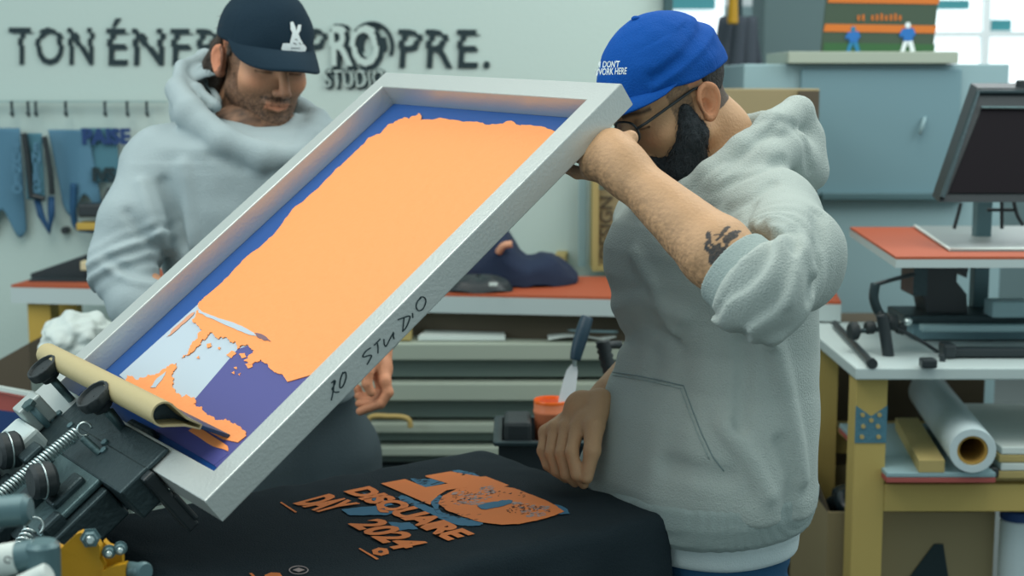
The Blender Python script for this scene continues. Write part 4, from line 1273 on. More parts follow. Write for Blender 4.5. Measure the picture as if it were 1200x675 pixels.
# small marks
def ell_ring(px, py, rx, ry, m, name, w=.3, dz=.0003):
    o_ = [(px + rx * math.cos(k * .314), py + ry * math.sin(k * .314)) for k in range(20)]
    bm = B(); tube(bm, [pq(x, y, dz) for x, y in o_], w, 5, closed=True); return obj(name, bm, m, sh)
pprint([(446 + 9.5 * math.cos(k * .5) * (1 + .15 * (k % 2)), 646.5 + 4.2 * math.sin(k * .5) * (1 + .15 * (k % 2))) for k in range(12)], M['print'], 'small_emblem')
pprint([(446 + 3 * math.cos(k * .7), 646.5 + 1.4 * math.sin(k * .7)) for k in range(9)], M['print_dark'], 'small_emblem_centre', dz=.0005)
pprint([(420, 643), (422, 642.3), (444, 655), (441, 656)], M['print'], 'small_caption', dz=.0001)
pprint([(328, 589), (330, 588.3), (348, 600), (346, 600.8)], M['print'], 'small_caption', dz=.0001)
ell_ring(350, 668, 11, 4.6, M['print_pale'], 'ring_mark', .0007)
pprint([(343, 668), (350, 665.5), (357, 668), (350, 670.5)], M['print_pale'], 'ring_mark_centre')
pprint([(310, 674), (318, 671), (328, 671.5), (332, 677), (312, 678)], M['print'], 'low_print')
pprint([(292, 672), (295, 671.5), (303, 679), (299, 679)], M['print'], 'low_print')

# ================================================================== PRESS HEAD (lower left)
t = thing('screen_press', 'dark steel press head with knobs and springs clamping the screen', 'press', (-.75, 1.45, 0))
def fp(px, py, c):
    return fr_px(px, py, c)
def fbox(a0, a1, b0, b1, c0, c1, m, name, par=None, bev=.003, lab=None):
    bm = B(); box(bm, FR((a0 + a1) / 2, (b0 + b1) / 2, (c0 + c1) / 2), (abs(a1 - a0), abs(b1 - b0), abs(c1 - c0)), (FU, FV, FN), bev=bev)
    return obj(name, bm, m, par or t, label=lab)
def knob(pa, d, r, h, name='knob', m='black_rubber', lobes=True, shaft=None, dish=True):
    bm = B()
    prof = [(0, r * .55), (h * .25, r * .62), (h * .45, r * .95), (h * .55, r), (h * .95, r), (h, r * .96), (h, r * .86), (h * .82, r * .80), (h * .80, .001)] if dish else [(0, r * .8), (h * .15, r), (h * .85, r), (h, r * .8), (h, .001)]
    lathe(bm, pa, d, prof, 36, cap=False)
    if lobes:
        x, y, dd = axis_frame(d)
        for v in bm.verts:
            q = v.co - Vector(pa); rad = math.hypot(q.dot(x), q.dot(y)); an = math.atan2(q.dot(y), q.dot(x))
            if rad > r * .9:
                f_ = 1 - .04 * (math.sin(an * 9) > .3)
                v.co = Vector(pa) + dd * q.dot(dd) + (x * q.dot(x) + y * q.dot(y)) * f_
    o = obj(name, bm, M[m], t, smooth=35)
    if shaft:
        bm = B(); cyl(bm, Vector(pa) - Vector(d).normalized() * shaft, Vector(pa) + Vector(d).normalized() * .002, .0055); obj('shaft', bm, M['iron_lit'], o, smooth=True)
    return o
# clamp channel on the low rail: from a=.13 to a=.47
clA, clB = .145, .47
fbox(clA, clB - .03, -.006, .031, .0008, .007, M['iron'], 'clamp_plate')
fbox(clA, clB, -.046, -.002, -.040, .008, M['iron'], 'clamp_channel')
fbox(clA - .012, clA + .006, -.018, -.002, -.092, .004, M['black'], 'clamp_jaw', lab='black clamp jaw')
fbox(clA - .014, clA + .010, -.005, .002, -.085, -.0385, M['black'], 'clamp_jaw')
# carriage body running back from the clamp
fbox(.20, .42, -.16, -.047, -.050, -.004, M['iron'], 'carriage')
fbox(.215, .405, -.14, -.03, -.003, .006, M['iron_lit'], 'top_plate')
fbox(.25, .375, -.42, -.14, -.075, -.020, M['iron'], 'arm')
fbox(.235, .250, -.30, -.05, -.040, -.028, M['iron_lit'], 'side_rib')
fbox(.40, .475, -.115, -.04, -.012, .034, M['white_edge'], 'pale_block', lab='pale cast block', bev=.006)
fbox(.44, .47, -.04, -.004, .009, .05, M['alu_dull'], 'end_bracket')
# knobs
ka = fp(54, 436, .055); knob(ka - FN * .012, FN, .0225, .024, shaft=.05)
kb_ = fp(115, 470, .055); knob(kb_ - FN * .012, FN, .0235, .026, shaft=.05)
kc = fp(24, 525, .03); knob(kc, FN * .5 - FV * .7, .024, .03, dish=False)
kd = fp(64, 560, .03); knob(kd, FN * .5 - FV * .7, .022, .03, dish=False)
ke = fp(-4, 556, .02); knob(ke, FN * .5 - FV * .7, .022, .03, dish=False)
# bright rings added to paint the glint round two knobs
for c_, r in ((kc, .0245), (kd, .0225)):
    dd = (FN * .5 - FV * .7).normalized(); x, y, _ = axis_frame(dd)
    bm = B(); tube(bm, [c_ + dd * .016 + (x * math.cos(k * .2) + y * math.sin(k * .2)) * r for k in range(32)], .0012, 6, closed=True); obj('glint_ring', bm, M['steel'], t, smooth=True)
# hex bolt
bp0 = fp(36, 477, .045); bm = B(); lathe(bm, bp0, FN, [(0, .0095), (.007, .0095), (.008, .0085)], 6); obj('hex_bolt', bm, M['iron_lit'], t)
bm = B(); cyl(bm, bp0 - FN * .05, bp0, .0048); obj('bolt_shank', bm, M['bluegrey_steel'], t, smooth=True)
bm = B(); cyl(bm, bp0 - FN * .055, bp0 - FN * .04, .011, n=6); obj('hex_nut', bm, M['iron'], t)
# small bolts on carriage
for px, py in ((62, 493), (84, 500), (88, 519), (124, 520), (123, 529), (70, 486)):
    q = fp(px, py, .006); bm = B(); lathe(bm, q, FN, [(0, .005), (.004, .005), (.005, .004)], 12); obj('bolt_head', bm, M['bluegrey_steel'], t)
for (px, py, qx, qy) in ((128, 480, 143, 500), (97, 513, 118, 532)):
    bm = B(); cyl(bm, fp(px, py, .03), fp(qx, qy, .006), .005, bev=.001); obj('pin', bm, M['iron_lit'], t, smooth=40)
for (a_, b_, w_, h_, c_) in ((.30, -.10, .04, .05, .02), (.36, -.07, .03, .03, .035), (.25, -.08, .03, .05, .015), (.33, -.16, .06, .04, .01), (.38, -.13, .03, .05, .02), (.22, -.12, .02, .03, .012)):
    fbox(a_ - w_ / 2, a_ + w_ / 2, b_ - h_ / 2, b_ + h_ / 2, .0065 - .02, c_, M['iron'], 'lug', bev=.004)
# springs
def spring(p0, p1, r, turns, wire, name):
    x, y, d = axis_frame(p1 - p0)
    L = (p1 - p0).length
    n = int(turns * 14)
    bm = B(); tube(bm, [p0 + d * (L * k / n) + (x * math.cos(k / 14 * 2 * math.pi) + y * math.sin(k / 14 * 2 * math.pi)) * r for k in range(n + 1)], wire, 6)
    o = obj(name, bm, M['steel'], t, smooth=True)
    return o
s0 = fp(90, 507, .032); s1 = fp(-12, 590, .045)
sp = spring(s0, s1, .0075, 30, .00165, 'spring')
hk = fp(99, 503, .032); bm = B(); x, y, _ = axis_frame(CAM - hk)
tube(bm, [hk + (x * math.cos(k * .35) + y * math.sin(k * .35)) * .0085 for k in range(16)], .0017, 6); obj('hook', bm, M['steel'], sp, smooth=True)
h2 = fp(40, 617, .03); x, y, _ = axis_frame(CAM - h2); bm = B(); tube(bm, [h2 + (x * math.cos(k * .35 - 1) + y * math.sin(k * .35 - 1)) * .0105 for k in range(14)], .0018, 6); o = obj('spring_hook', bm, M['steel'], t, smooth=True)
spring(fp(35, 624, .03), fp(22, 644, .03), .008, 4, .0018, 'short_spring')
# rounded tubes in the corner
def ptube(pts, Y, r, m, name, cap_r=None, lab=None):
    bm = B(); q = [P(x, y, Y_) for x, y, Y_ in pts]; tube(bm, smooth_path(q, 4), r, 20)
    return obj(name, bm, m, t, smooth=40, label=lab)
Yz = 1.35
bm = B(); cyl(bm, P(-100, 607, 1.35), P(36, 597, 1.35), .0155, bev=.005); obj('upper_tube', bm, M['bluegrey_steel'], t, smooth=40)
bm = B(); cyl(bm, P(-100, 675, 1.30), P(44, 649, 1.30), .0145, bev=.002); lt = obj('lower_tube', bm, M['bluegrey_steel'], t, smooth=40)
bm = B(); cyl(bm, P(-40, 664, 1.30), P(22, 653.2, 1.30), .0152); obj('white_label', bm, M['paper'], lt, smooth=40, label='white label wrapped on the tube')
bm = B(); 
q = P(9, 656, 1.282); tube(bm, [q + Vector((math.cos(k * .5) * .003, 0, math.sin(k * .5) * .003)) for k in range(12)], .0006, 5); obj('label_mark', bm, M['letter'], lt)
bm = B(); cyl(bm, P(49, 634, 1.30), P(51, 700, 1.30), .0165, bev=.004); obj('upright_tube', bm, M['bluegrey_steel'], t, smooth=40)
bm = B(); cyl(bm, P(20, 690, 1.28), P(58, 672, 1.28), .011, bev=.002); obj('short_tube', bm, M['paper'], t, smooth=40)
# big diagonal arm reaching to the corner
bm = B(); g0 = fp(52, 640, -.05); g1 = fp(150, 545, -.05)
dd = (g1 - g0).normalized()
box(bm, (g0 + g1) / 2, ((g1 - g0).length + .1, .075, .06), (dd, FN.cross(dd), FN), bev=.006); obj('main_arm', bm, M['iron'], t)
bm = B(); h0 = fp(62, 604, -.0155); h1 = fp(117, 547, -.0155); box(bm, (h0 + h1) / 2, ((h1 - h0).length, .014, .010), ((h1 - h0).normalized(), FN.cross((h1 - h0).normalized()), FN), bev=.003); obj('arm_ridge', bm, M['iron_lit'], t)  # ridge carries the arm's highlight, painted in the lighter steel
bm = B(); g0 = fp(-60, 640, -.09); g1 = fp(90, 560, -.09); dd = (g1 - g0).normalized(); box(bm, (g0 + g1) / 2, ((g1 - g0).length, .14, .05), (dd, FN.cross(dd), FN), bev=.006); obj('rear_arm', bm, M['iron'], t)
# yellow pivot plates with bolts
Yy = 1.50
def ypoly(pts, Y, th, m, name, lab=None):
    bm = B(); prism(bm, [P(x, y, Y) for x, y in pts], (0.0, th, 0)); bmesh.ops.bevel(bm, geom=[e for e in bm.edges if abs((e.verts[0].co - e.verts[1].co).y) < 1e-5 and False], offset=.001) if False else None
    return obj(name, bm, m, t, label=lab)
yp = ypoly([(62, 643), (66, 640), (71, 643), (88, 627), (94, 624), (112, 632), (117, 641), (117, 656), (122, 664), (120, 720), (62, 720)], Yy, .012, M['yellow'], 'pivot_plate', 'yellow painted pivot plate')
ypoly([(121, 634), (127, 640), (136, 643), (143, 646), (143, 662), (150, 690), (128, 720), (121, 700)], Yy + .02, .010, M['yellow'], 'pivot_plate', 'yellow painted pivot plate')
ypoly([(119, 670), (132, 664), (147, 661), (148, 720), (119, 720)], Yy - .004, .012, M['yellow'], 'pivot_plate', 'yellow painted pivot plate')
def bolt(px, py, Y, r, axis_=Vector((.25, -1, .1))):
    q = P(px, py, Y); a_ = axis_.normalized()
    bm = B(); lathe(bm, q, a_, [(0, r * 1.15), (.003, r * 1.15), (.003, r * .9), (.010, r * .9), (.012, r * .75)], 6 if r > .008 else 12); o = obj('bolt', bm, M['bluegrey_steel'], t)
    bm = B(); lathe(bm, q + a_ * .012, a_, [(0, r * .5), (.003, r * .5), (.004, r * .35)], 12); obj('bolt_tip', bm, M['steel'], o)
bolt(106, 630, Yy - .002, .0095); bolt(128, 646, Yy + .012, .0065); bolt(141, 642, Yy + .016, .0065)
bm = B(); q = P(150, 668, Yy + .01); d_ = Vector((.8, -.6, .12)).normalized(); cyl(bm, q, q + d_ * .02, .0095, bev=.001); cyl(bm, q + d_ * .02, q + d_ * .03, .011, n=24, bev=.002); obj('end_bolt', bm, M['bluegrey_steel'], t, smooth=40)
# body block that carries the corner tubes, behind the frame edge of the photograph
pb_ = P(-130, 650, 1.36)
bm = B(); box(bm, pb_, (.11, .20, .17), bev=.01); obj('press_body', bm, M['iron'], t)
bm = B(); cyl(bm, (pb_.x, pb_.y, 0), (pb_.x, pb_.y, pb_.z - .08), .06); lathe(bm, (pb_.x, pb_.y, 0), (0, 0, 1), [(0, .2), (.03, .2), (.05, .08)], 32); obj('body_post', bm, M['iron'], t, smooth=40)
q = P(50, 698, 1.30); bm = B(); tube(bm, smooth_path([q, q + Vector((-.02, .02, -.03)), q + Vector((-.08, .05, -.03)), Vector((pb_.x + .04, pb_.y, pb_.z - .07))]), .014, 12); obj('lower_bend', bm, M['bluegrey_steel'], t, smooth=True)
bm = B(); a_ = P(90, 700, Yy + .03); box(bm, a_ + Vector((0, .02, -.02)), (.06, .06, .10), bev=.004); cyl(bm, a_ + Vector((0, .02, -.02)), Vector((-.52, 1.62, .72)), .03); obj('pivot_bracket', bm, M['iron'], t)
# press column down to the floor
bm = B(); cyl(bm, (-.52, 1.62, 0), (-.52, 1.62, .80), .07); lathe(bm, (-.52, 1.62, 0), (0, 0, 1), [(0, .3), (.03, .3), (.05, .1)], 32); obj('column', bm, M['iron'], t, smooth=40)
# light triangular bracket below the clamp
bm = B(); prism(bm, [P(118, 602, 1.95), P(139, 576, 1.95), P(150, 597, 1.95)], (0, .004, 0)); obj('small_gusset', bm, M['alu_dull'], t)
bm = B(); prism(bm, [P(138, 578, 1.93), P(146, 570, 1.93), P(182, 574, 1.93), P(190, 592, 1.93), P(152, 598, 1.93)], (0, .004, 0)); obj('gusset', bm, M['alu_dull'], t)
# ================================================================== SIGNED DISTANCE SCULPTING
f32 = np.float32
def V3(p): return np.array([p[0], p[1], p[2]], dtype=f32)
def s_cap(p, a, b, ra, rb):
    a = V3(a); b = V3(b); ab = b - a
    t = np.clip(((p - a) @ ab) / max(float(ab @ ab), 1e-9), 0, 1)
    q = p - a - t[:, None] * ab
    return np.sqrt((q * q).sum(1)) - (ra + (rb - ra) * t)
def s_chain(p, pts, rs, k=0.0):
    d = None
    for i in range(len(pts) - 1):
        e = s_cap(p, pts[i], pts[i + 1], rs[i], rs[i + 1])
        d = e if d is None else (smin(d, e, k) if k else np.minimum(d, e))
    return d
def s_ell(p, c, r, R=None):
    q = p - V3(c)
    if R is not None:
        q = q @ R
    r = np.array(r, dtype=f32)
    k0 = np.sqrt(((q / r) ** 2).sum(1)); k1 = np.sqrt(((q / (r * r)) ** 2).sum(1))
    return np.where(k1 > 1e-6, k0 * (k0 - 1) / np.maximum(k1, 1e-6), -r.min())
def s_box(p, c, s, rr, R=None):
    q = p - V3(c)
    if R is not None:
        q = q @ R
    q = np.abs(q) - (np.array(s, dtype=f32) - rr)
    return np.sqrt((np.maximum(q, 0) ** 2).sum(1)) + np.minimum(q.max(1), 0) - rr
def smin(a, b, k):
    h = np.clip(.5 + .5 * (b - a) / k, 0, 1)
    return b * (1 - h) + a * h - k * h * (1 - h)
def smax(a, b, k): return -smin(-a, -b, k)
_rs = np.random.RandomState(5)
_LAT = _rs.rand(32, 32, 32).astype(f32) * 2 - 1
def vnoise(p, sc, off=0.0):
    q = p * sc + off
    i = np.floor(q).astype(np.int32); f = q - i
    f = f * f * (3 - 2 * f)
    i0 = i & 31; i1 = (i + 1) & 31
    x0, y0, z0 = i0.T; x1, y1, z1 = i1.T
    fx, fy, fz = f.T
    L = _LAT
    a = L[x0, y0, z0] * (1 - fx) + L[x1, y0, z0] * fx
    b = L[x0, y1, z0] * (1 - fx) + L[x1, y1, z0] * fx
    c = L[x0, y0, z1] * (1 - fx) + L[x1, y0, z1] * fx
    d = L[x0, y1, z1] * (1 - fx) + L[x1, y1, z1] * fx
    return (a * (1 - fy) + b * fy) * (1 - fz) + (c * (1 - fy) + d * fy) * fz
def ev(f, pts):
    out = np.empty(len(pts), dtype=f32)
    for i in range(0, len(pts), 300000):
        out[i:i + 300000] = f(pts[i:i + 300000])
    return out
def surf(f, lo, hi, h):
    """surface nets over a narrow band; returns verts, quads"""
    lo = np.array(lo, dtype=f32); hi = np.array(hi, dtype=f32)
    S = 6
    nb = np.ceil((hi - lo) / (h * S)).astype(int)
    n = nb * S + 1
    cc = np.stack(np.meshgrid(*[np.arange(k) for k in nb], indexing='ij'), -1).reshape(-1, 3)
    cd = ev(f, (lo + (cc + .5) * (S * h)).astype(f32))
    act = np.abs(cd) < S * h * 1.7
    D = np.empty(n, dtype=f32)
    big = cd.reshape(nb)
    idx = [np.minimum(np.arange(k) // S, b - 1) for k, b in zip(n, nb)]
    D[:] = big[np.ix_(*idx)]
    D = np.where(np.abs(D) < 1e-9, 1e-6, D)
    mask = np.zeros(n, dtype=bool)
    o = np.arange(S + 1)
    for c in cc[act]:
        x, y, z = c * S
        mask[x:x + S + 1, y:y + S + 1, z:z + S + 1] = True
    w = np.argwhere(mask)
    D[mask] = ev(f, (lo + w * h).astype(f32))
    neg = D < 0
    cells = np.zeros(n - 1, dtype=np.int8)
    for dx in (0, 1):
        for dy in (0, 1):
            for dz in (0, 1):
                cells += neg[dx:n[0] - 1 + dx, dy:n[1] - 1 + dy, dz:n[2] - 1 + dz]
    mix = (cells > 0) & (cells < 8)
    ids = np.full(n - 1, -1, dtype=np.int64)
    cw = np.argwhere(mix)
    ids[mix] = np.arange(len(cw))
    acc = np.zeros((len(cw), 3)); cnt = np.zeros(len(cw))
    cor = [(0, 0, 0), (1, 0, 0), (0, 1, 0), (1, 1, 0), (0, 0, 1), (1, 0, 1), (0, 1, 1), (1, 1, 1)]
    vals = [D[cw[:, 0] + c[0], cw[:, 1] + c[1], cw[:, 2] + c[2]] for c in cor]
    for a in range(8):
        for ax in range(3):
            if cor[a][ax] == 0:
                b = a + (1 << ax)
                va, vb = vals[a], vals[b]
                m = (va < 0) != (vb < 0)
                t = np.where(m, va / np.where(m, va - vb, 1), 0)
                pt = np.array(cor[a], dtype=float)[None] + 0 * t[:, None]
                pt[:, ax] += t
                acc[m] += pt[m]; cnt[m] += 1
    verts = lo + (cw + acc / cnt[:, None]) * h
    quads = []
    for ax in range(3):
        sl0 = [slice(None)] * 3; sl1 = [slice(None)] * 3
        sl0[ax] = slice(0, -1); sl1[ax] = slice(1, None)
        e = neg[tuple(sl0)] != neg[tuple(sl1)]
        E_ = np.argwhere(e)
        o1, o2 = [k for k in range(3) if k != ax]
        E_ = E_[(E_[:, o1] > 0) & (E_[:, o2] > 0) & (E_[:, o1] < n[o1] - 1) & (E_[:, o2] < n[o2] - 1)]
        fl = neg[E_[:, 0], E_[:, 1], E_[:, 2]]
        q = []
        for d1, d2 in ((0, 0), (1, 0), (1, 1), (0, 1)):
            c = E_.copy(); c[:, o1] -= d1; c[:, o2] -= d2
            q.append(ids[c[:, 0], c[:, 1], c[:, 2]])
        q = np.stack(q, 1)
        if ax == 1:
            fl = ~fl
        q[~fl] = q[~fl][:, ::-1]
        quads.append(q)
    return verts, np.concatenate(quads)
def sdf_obj(name, pieces, m, parent=None, colfn=None, smooth_it=2):
    """pieces: [(f, lo, hi, h)] -> one mesh object"""
    vs, qs, n0 = [], [], 0
    for f, lo, hi, h in pieces:
        v, q = surf(f, lo, hi, h)
        vs.append(v); qs.append(q + n0); n0 += len(v)
    v = np.concatenate(vs); q = np.concatenate(qs)
    me = bpy.data.meshes.new(name)
    if parent is not None:
        base = np.array(root_world(parent)); loc = (0, 0, 0)
    else:
        base = np.array([(v[:, 0].min() + v[:, 0].max()) / 2, (v[:, 1].min() + v[:, 1].max()) / 2, v[:, 2].min()]); loc = tuple(base)
    vv = (v - base).astype(f32)
    me.vertices.add(len(vv)); me.vertices.foreach_set('co', vv.ravel())
    me.loops.add(len(q) * 4); me.polygons.add(len(q))
    me.loops.foreach_set('vertex_index', q.astype(np.int32).ravel())
    me.polygons.foreach_set('loop_start', np.arange(0, len(q) * 4, 4, dtype=np.int32))
    me.update(calc_edges=True); me.validate()
    me.polygons.foreach_set('use_smooth', np.ones(len(me.polygons), dtype=bool))
    if colfn is not None:
        c = np.ones((len(v), 4), dtype=f32); c[:, :3] = colfn(v.astype(f32))
        at = me.color_attributes.new('col', 'FLOAT_COLOR', 'POINT'); at.data.foreach_set('color', c.ravel())
    me.materials.append(m)
    o = bpy.data.objects.new(name, me); o.location = loc; COL.objects.link(o)
    if parent is not None:
        o.parent = parent
    if smooth_it:
        md = o.modifiers.new('smooth', 'SMOOTH'); md.iterations = smooth_it; md.factor = .4
    return o
def trace(f, px, py, t0=1.0, t1=4.0):
    d = ray(px, py); d = np.array(d) / d.length; o = np.array(CAM)
    t = t0
    for _ in range(160):
        v = float(f((o + d * t)[None].astype(f32))[0])
        if v < .0006: break
        t += max(v * .6, .0006)
        if t > t1: break
    return Vector(o + d * t)
def ridge(p, pts, r, amp):
    d = s_chain(p, pts, [0] * len(pts))
    return amp * np.exp(-(d / r) ** 2)
def rotm(fwd_yaw_vec, pitch, roll=0.0):
    """head axes as columns right, forward, up"""
    f = Vector(fwd_yaw_vec).normalized(); r = Vector((f.y, -f.x, 0)); u = Vector((0, 0, 1))
    f2 = f * math.cos(pitch) - u * math.sin(pitch); u2 = u * math.cos(pitch) + f * math.sin(pitch)
    r2 = r * math.cos(roll) + u2 * math.sin(roll); u3 = u2 * math.cos(roll) - r * math.sin(roll)
    return np.array([[r2.x, f2.x, u3.x], [r2.y, f2.y, u3.y], [r2.z, f2.z, u3.z]], dtype=f32)

def ear_sdf(q, sgn):
    """ear on side sgn (+1 right, -1 left)"""
    q = q.copy(); q[:, 0] *= sgn
    c = np.array([.076, -.012, -.016], dtype=f32)
    th = math.radians(14)          # lean back
    y = (q[:, 1] - c[1]) * math.cos(th) + (q[:, 2] - c[2]) * math.sin(th)
    z = -(q[:, 1] - c[1]) * math.sin(th) + (q[:, 2] - c[2]) * math.cos(th)
    x = q[:, 0] - c[0] - np.clip(-(y), 0, 1) * .45
    y = y / .88; z = z / .88
    # outer shape: egg
    w = .0165 + .0045 * np.clip(z / .03, -1, 1)
    k = np.sqrt((y / w) ** 2 + (z / .029) ** 2)
    rim = np.sqrt(((k - 1) * .017) ** 2 + (x - .006) ** 2) - .0036
    plate = np.maximum((k - 1) * .016, np.abs(x) - .004)
    anti = np.sqrt(((np.sqrt(((y + .001) / .009) ** 2 + ((z - .004) / .019) ** 2) - 1) * .010) ** 2 + (x - .003) ** 2) - .0028
    lobe = np.sqrt((y - .003) ** 2 + (z + .027) ** 2 + (x - .002) ** 2) - .0075
    d = smin(plate, rim, .003); d = smin(d, anti, .003); d = smin(d, lobe, .004)
    conch = np.sqrt((y - .004) ** 2 + ((z + .004) / 1.3) ** 2 + (x - .008) ** 2) - .0100
    return smax(d, -conch, .002)
def head_sdf(q, ears=True):
    qa = q.copy(); qa[:, 0] = np.abs(qa[:, 0])
    d = s_ell(qa, (0, -.012, .034), (.076, .096, .086))
    d = smin(d, s_ell(qa, (0, .032, -.030), (.062, .058, .088)), .03)
    d = smin(d, s_cap(qa, (.050, .004, -.062), (.014, .070, -.104), .020, .018), .028)
    d = smin(d, s_ell(qa, (0, .076, -.104), (.020, .018, .016)), .016)
    d = smin(d, s_ell(qa, (.041, .060, -.030), (.020, .020, .018)), .022)     # cheek bones
    d = smin(d, s_cap(qa, (0, .084, .018), (.036, .074, .017), .011, .010), .014)  # brow
    sock = s_ell(qa, (.032, .102, -.003), (.019, .018, .013))
    d = smax(d, -sock, .012)
    d = smin(d, s_ell(qa, (.031, .0745, -.003), (.0145, .0135, .0125)), .003)   # lidded eye
    d = d + .0018 * np.exp(-((qa[:, 2] + .0065 + .8 * (qa[:, 0] - .031) ** 2 * 20) / .0012) ** 2) * (np.abs(qa[:, 0] - .031) < .014) * (qa[:, 1] > .07)
    # nose
    d = smin(d, s_cap(qa, (0, .088, .008), (0, .119, -.037), .0075, .0105), .010)
    d = smin(d, s_ell(qa, (.0105, .105, -.042), (.008, .011, .0075)), .005)
    d = smax(d, -s_ell(qa, (.006, .109, -.051), (.0035, .006, .004)), .002)
    # lips and mouth
    d = smin(d, s_ell(qa, (0, .088, -.066), (.026, .012, .012)), .012)
    d = smin(d, s_cap(qa, (0, .0985, -.064), (.020, .088, -.067), .0042, .0020), .003)
    d = smin(d, s_cap(qa, (0, .0975, -.075), (.018, .088, -.072), .0052, .0020), .003)
    d = d + .003 * np.exp(-((qa[:, 2] + .0693) / .0016) ** 2) * (qa[:, 0] < .025) * (qa[:, 1] > .07)
    if ears:
        d = smin(d, ear_sdf(q, 1), .004); d = smin(d, ear_sdf(q, -1), .004)
    return d
def blend_col(c, w, col):
    w = np.clip(w, 0, 1)[:, None]
    return c * (1 - w) + np.array(col, dtype=f32)[None] * w
SKIN = np.array(lin((198, 158, 120)), dtype=f32)
def head_col(q, base, stubble, hair, browcol):
    c = np.tile(base, (len(q), 1)).astype(f32)
    ax = np.abs(q[:, 0])
    # ruddy ears, nose, cheeks
    red = base * np.array([1.12, .74, .68], dtype=f32)
    c = blend_col(c, (ax > .074) * .7 * (q[:, 1] < .01) * (q[:, 1] > -.05), red)
    c = blend_col(c, .6 * np.exp(-((q[:, 0] ** 2 + (q[:, 1] - .114) ** 2 + (q[:, 2] + .038) ** 2) / .016 ** 2)), red)
    c = blend_col(c, .4 * np.exp(-(((ax - .045) ** 2 + (q[:, 2] + .03) ** 2) / .02 ** 2)) * (q[:, 1] > .03), red)
    # lips
    lip = np.exp(-(((q[:, 2] + .0695) / .0085) ** 4)) * (ax < .023) * (q[:, 1] > .082)
    c = blend_col(c, lip * .7, base * np.array([.80, .52, .48], dtype=f32))
    # brows
    br = np.exp(-(((q[:, 2] - .0185 + ((ax - .03) ** 2) * 6) / .0042) ** 2)) * (ax > .010) * (ax < .052) * (q[:, 1] > .05)
    c = blend_col(c, br * .85, browcol)
    # lash line
    ls = np.exp(-(((q[:, 2] + .009) / .0022) ** 2)) * (np.abs(ax - .031) < .015) * (q[:, 1] > .068)
    c = blend_col(c, ls * .8, (0.02, .015, .012))
    if stubble > 0:
        n = .75 + .25 * vnoise(q, 900)
        jaw = 1 / (1 + np.exp((q[:, 2] + .048 + .30 * (ax - .05)) / .007)) * (q[:, 1] > -.03)
        jaw2 = ((ax > .052) * (q[:, 1] < .045) * (q[:, 1] > -.012) * (q[:, 2] < .02)).astype(f32)
        must = np.exp(-(((q[:, 2] + .056) / .0065) ** 2)) * (ax < .032) * (q[:, 1] > .07)
        mask = np.maximum(np.maximum(jaw, jaw2 * .9), must * 1.15) * (1 - lip)
        c = blend_col(c, mask * stubble * n, browcol)
    sc = 1 / (1 + np.exp(-(q[:, 2] - .045) / .004))
    back = ((q[:, 1] < -.030 + .0 * ax) & (q[:, 2] > -.045)).astype(f32)
    c = blend_col(c, np.maximum(sc, back) * .9 * (ax < .0775), hair)
    return c
def finger(p, pts, r0, r1):
    n = len(pts)
    return s_chain(p, pts, [r0 + (r1 - r0) * i / (n - 1) for i in range(n)], .003)

# ================================================================== HOODED PERSON (right, blue cap)
tA = None
YA = 2.12
rowsA = [(228, 800, 945), (242, 752, 958), (262, 727, 962), (290, 716, 962), (320, 716, 955), (350, 725, 950), (400, 736, 946), (440, 730, 943), (480, 711, 943), (520, 699, 944), (555, 692, 945), (580, 694, 943), (600, 702, 937), (612, 712, 930), (640, 716, 927), (652, 720, 922)]
zA = np.array([P(830, r[0], YA).z for r in rowsA])[::-1]
cA = np.array([(P(r[1], r[0], YA).x + P(r[2], r[0], YA).x) / 2 for r in rowsA])[::-1]
wA = np.array([(P(r[2], r[0], YA).x - P(r[1], r[0], YA).x) / 2 for r in rowsA])[::-1]
angA = math.radians(30)
FA = np.array([-math.cos(angA), -math.sin(angA), 0], dtype=f32); SA = np.array([math.sin(angA), -math.cos(angA), 0], dtype=f32)
def torsoA(p, off=0.0, top=None, bot=None):
    z = p[:, 2]
    cx = np.interp(z, zA, cA).astype(f32); w = np.interp(z, zA, wA).astype(f32) + off
    rat = 1.42
    b_ = w / math.sqrt((rat * SA[0]) ** 2 + FA[0] ** 2); a_ = b_ * rat
    q = np.stack([p[:, 0] - cx, p[:, 1] - YA, z * 0], 1)
    s = q @ SA; f_ = q @ FA
    k = (np.abs(s / a_) ** 2.3 + np.abs(f_ / b_) ** 2.3) ** (1 / 2.3)
    d = (k - 1) * b_ * .92
    zt = zA[-1] if top is None else top; zb_ = zA[0] if bot is None else bot
    return smax(smax(d, z - zt, .05 if top is None else .012), zb_ - z, .012)
HA_pts = dict(
    lsh=P(900, 256, 1.985), lel=P(884, 336, 1.745), lcuff=P(862, 312, 1.75),
    lwr=P(735, 203, 1.875), rsh=P(775, 265, 2.27), relb=P(800, 395, 2.36), rwr=P(715, 462, 2.185))
lsh, lel, lcuff, lwr = [HA_pts[k] for k in ('lsh', 'lel', 'lcuff', 'lwr')]
rsh, relb, rwr = [HA_pts[k] for k in ('rsh', 'relb', 'rwr')]
neckA = P(850, 225, 2.13)
# head
HSA = .935
yawA = math.radians(29); RA = rotm((-math.cos(yawA), -math.sin(yawA), 0), math.radians(29), math.radians(-1))
earA = P(829, 119, 2.13 + HSA * float((RA @ np.array([-.080, -.012, -.016], dtype=f32))[1]))
OA = np.array(earA, dtype=f32) - RA @ np.array([-.080, -.012, -.016], dtype=f32) * HSA
def locA(p): return ((p - OA) @ RA) / HSA
def worldA(q): return Vector(OA + RA @ np.array(q, dtype=f32) * HSA)
def f_headA(p):
    d = head_sdf(locA(p))
    nk = s_chain(p, [worldA((0, -.030, -.050)), worldA((0, -.045, -.10)), neckA + Vector((.0, 0, -.02))], [.056, .056, .066], .02)
    return smin(d, nk, .022)
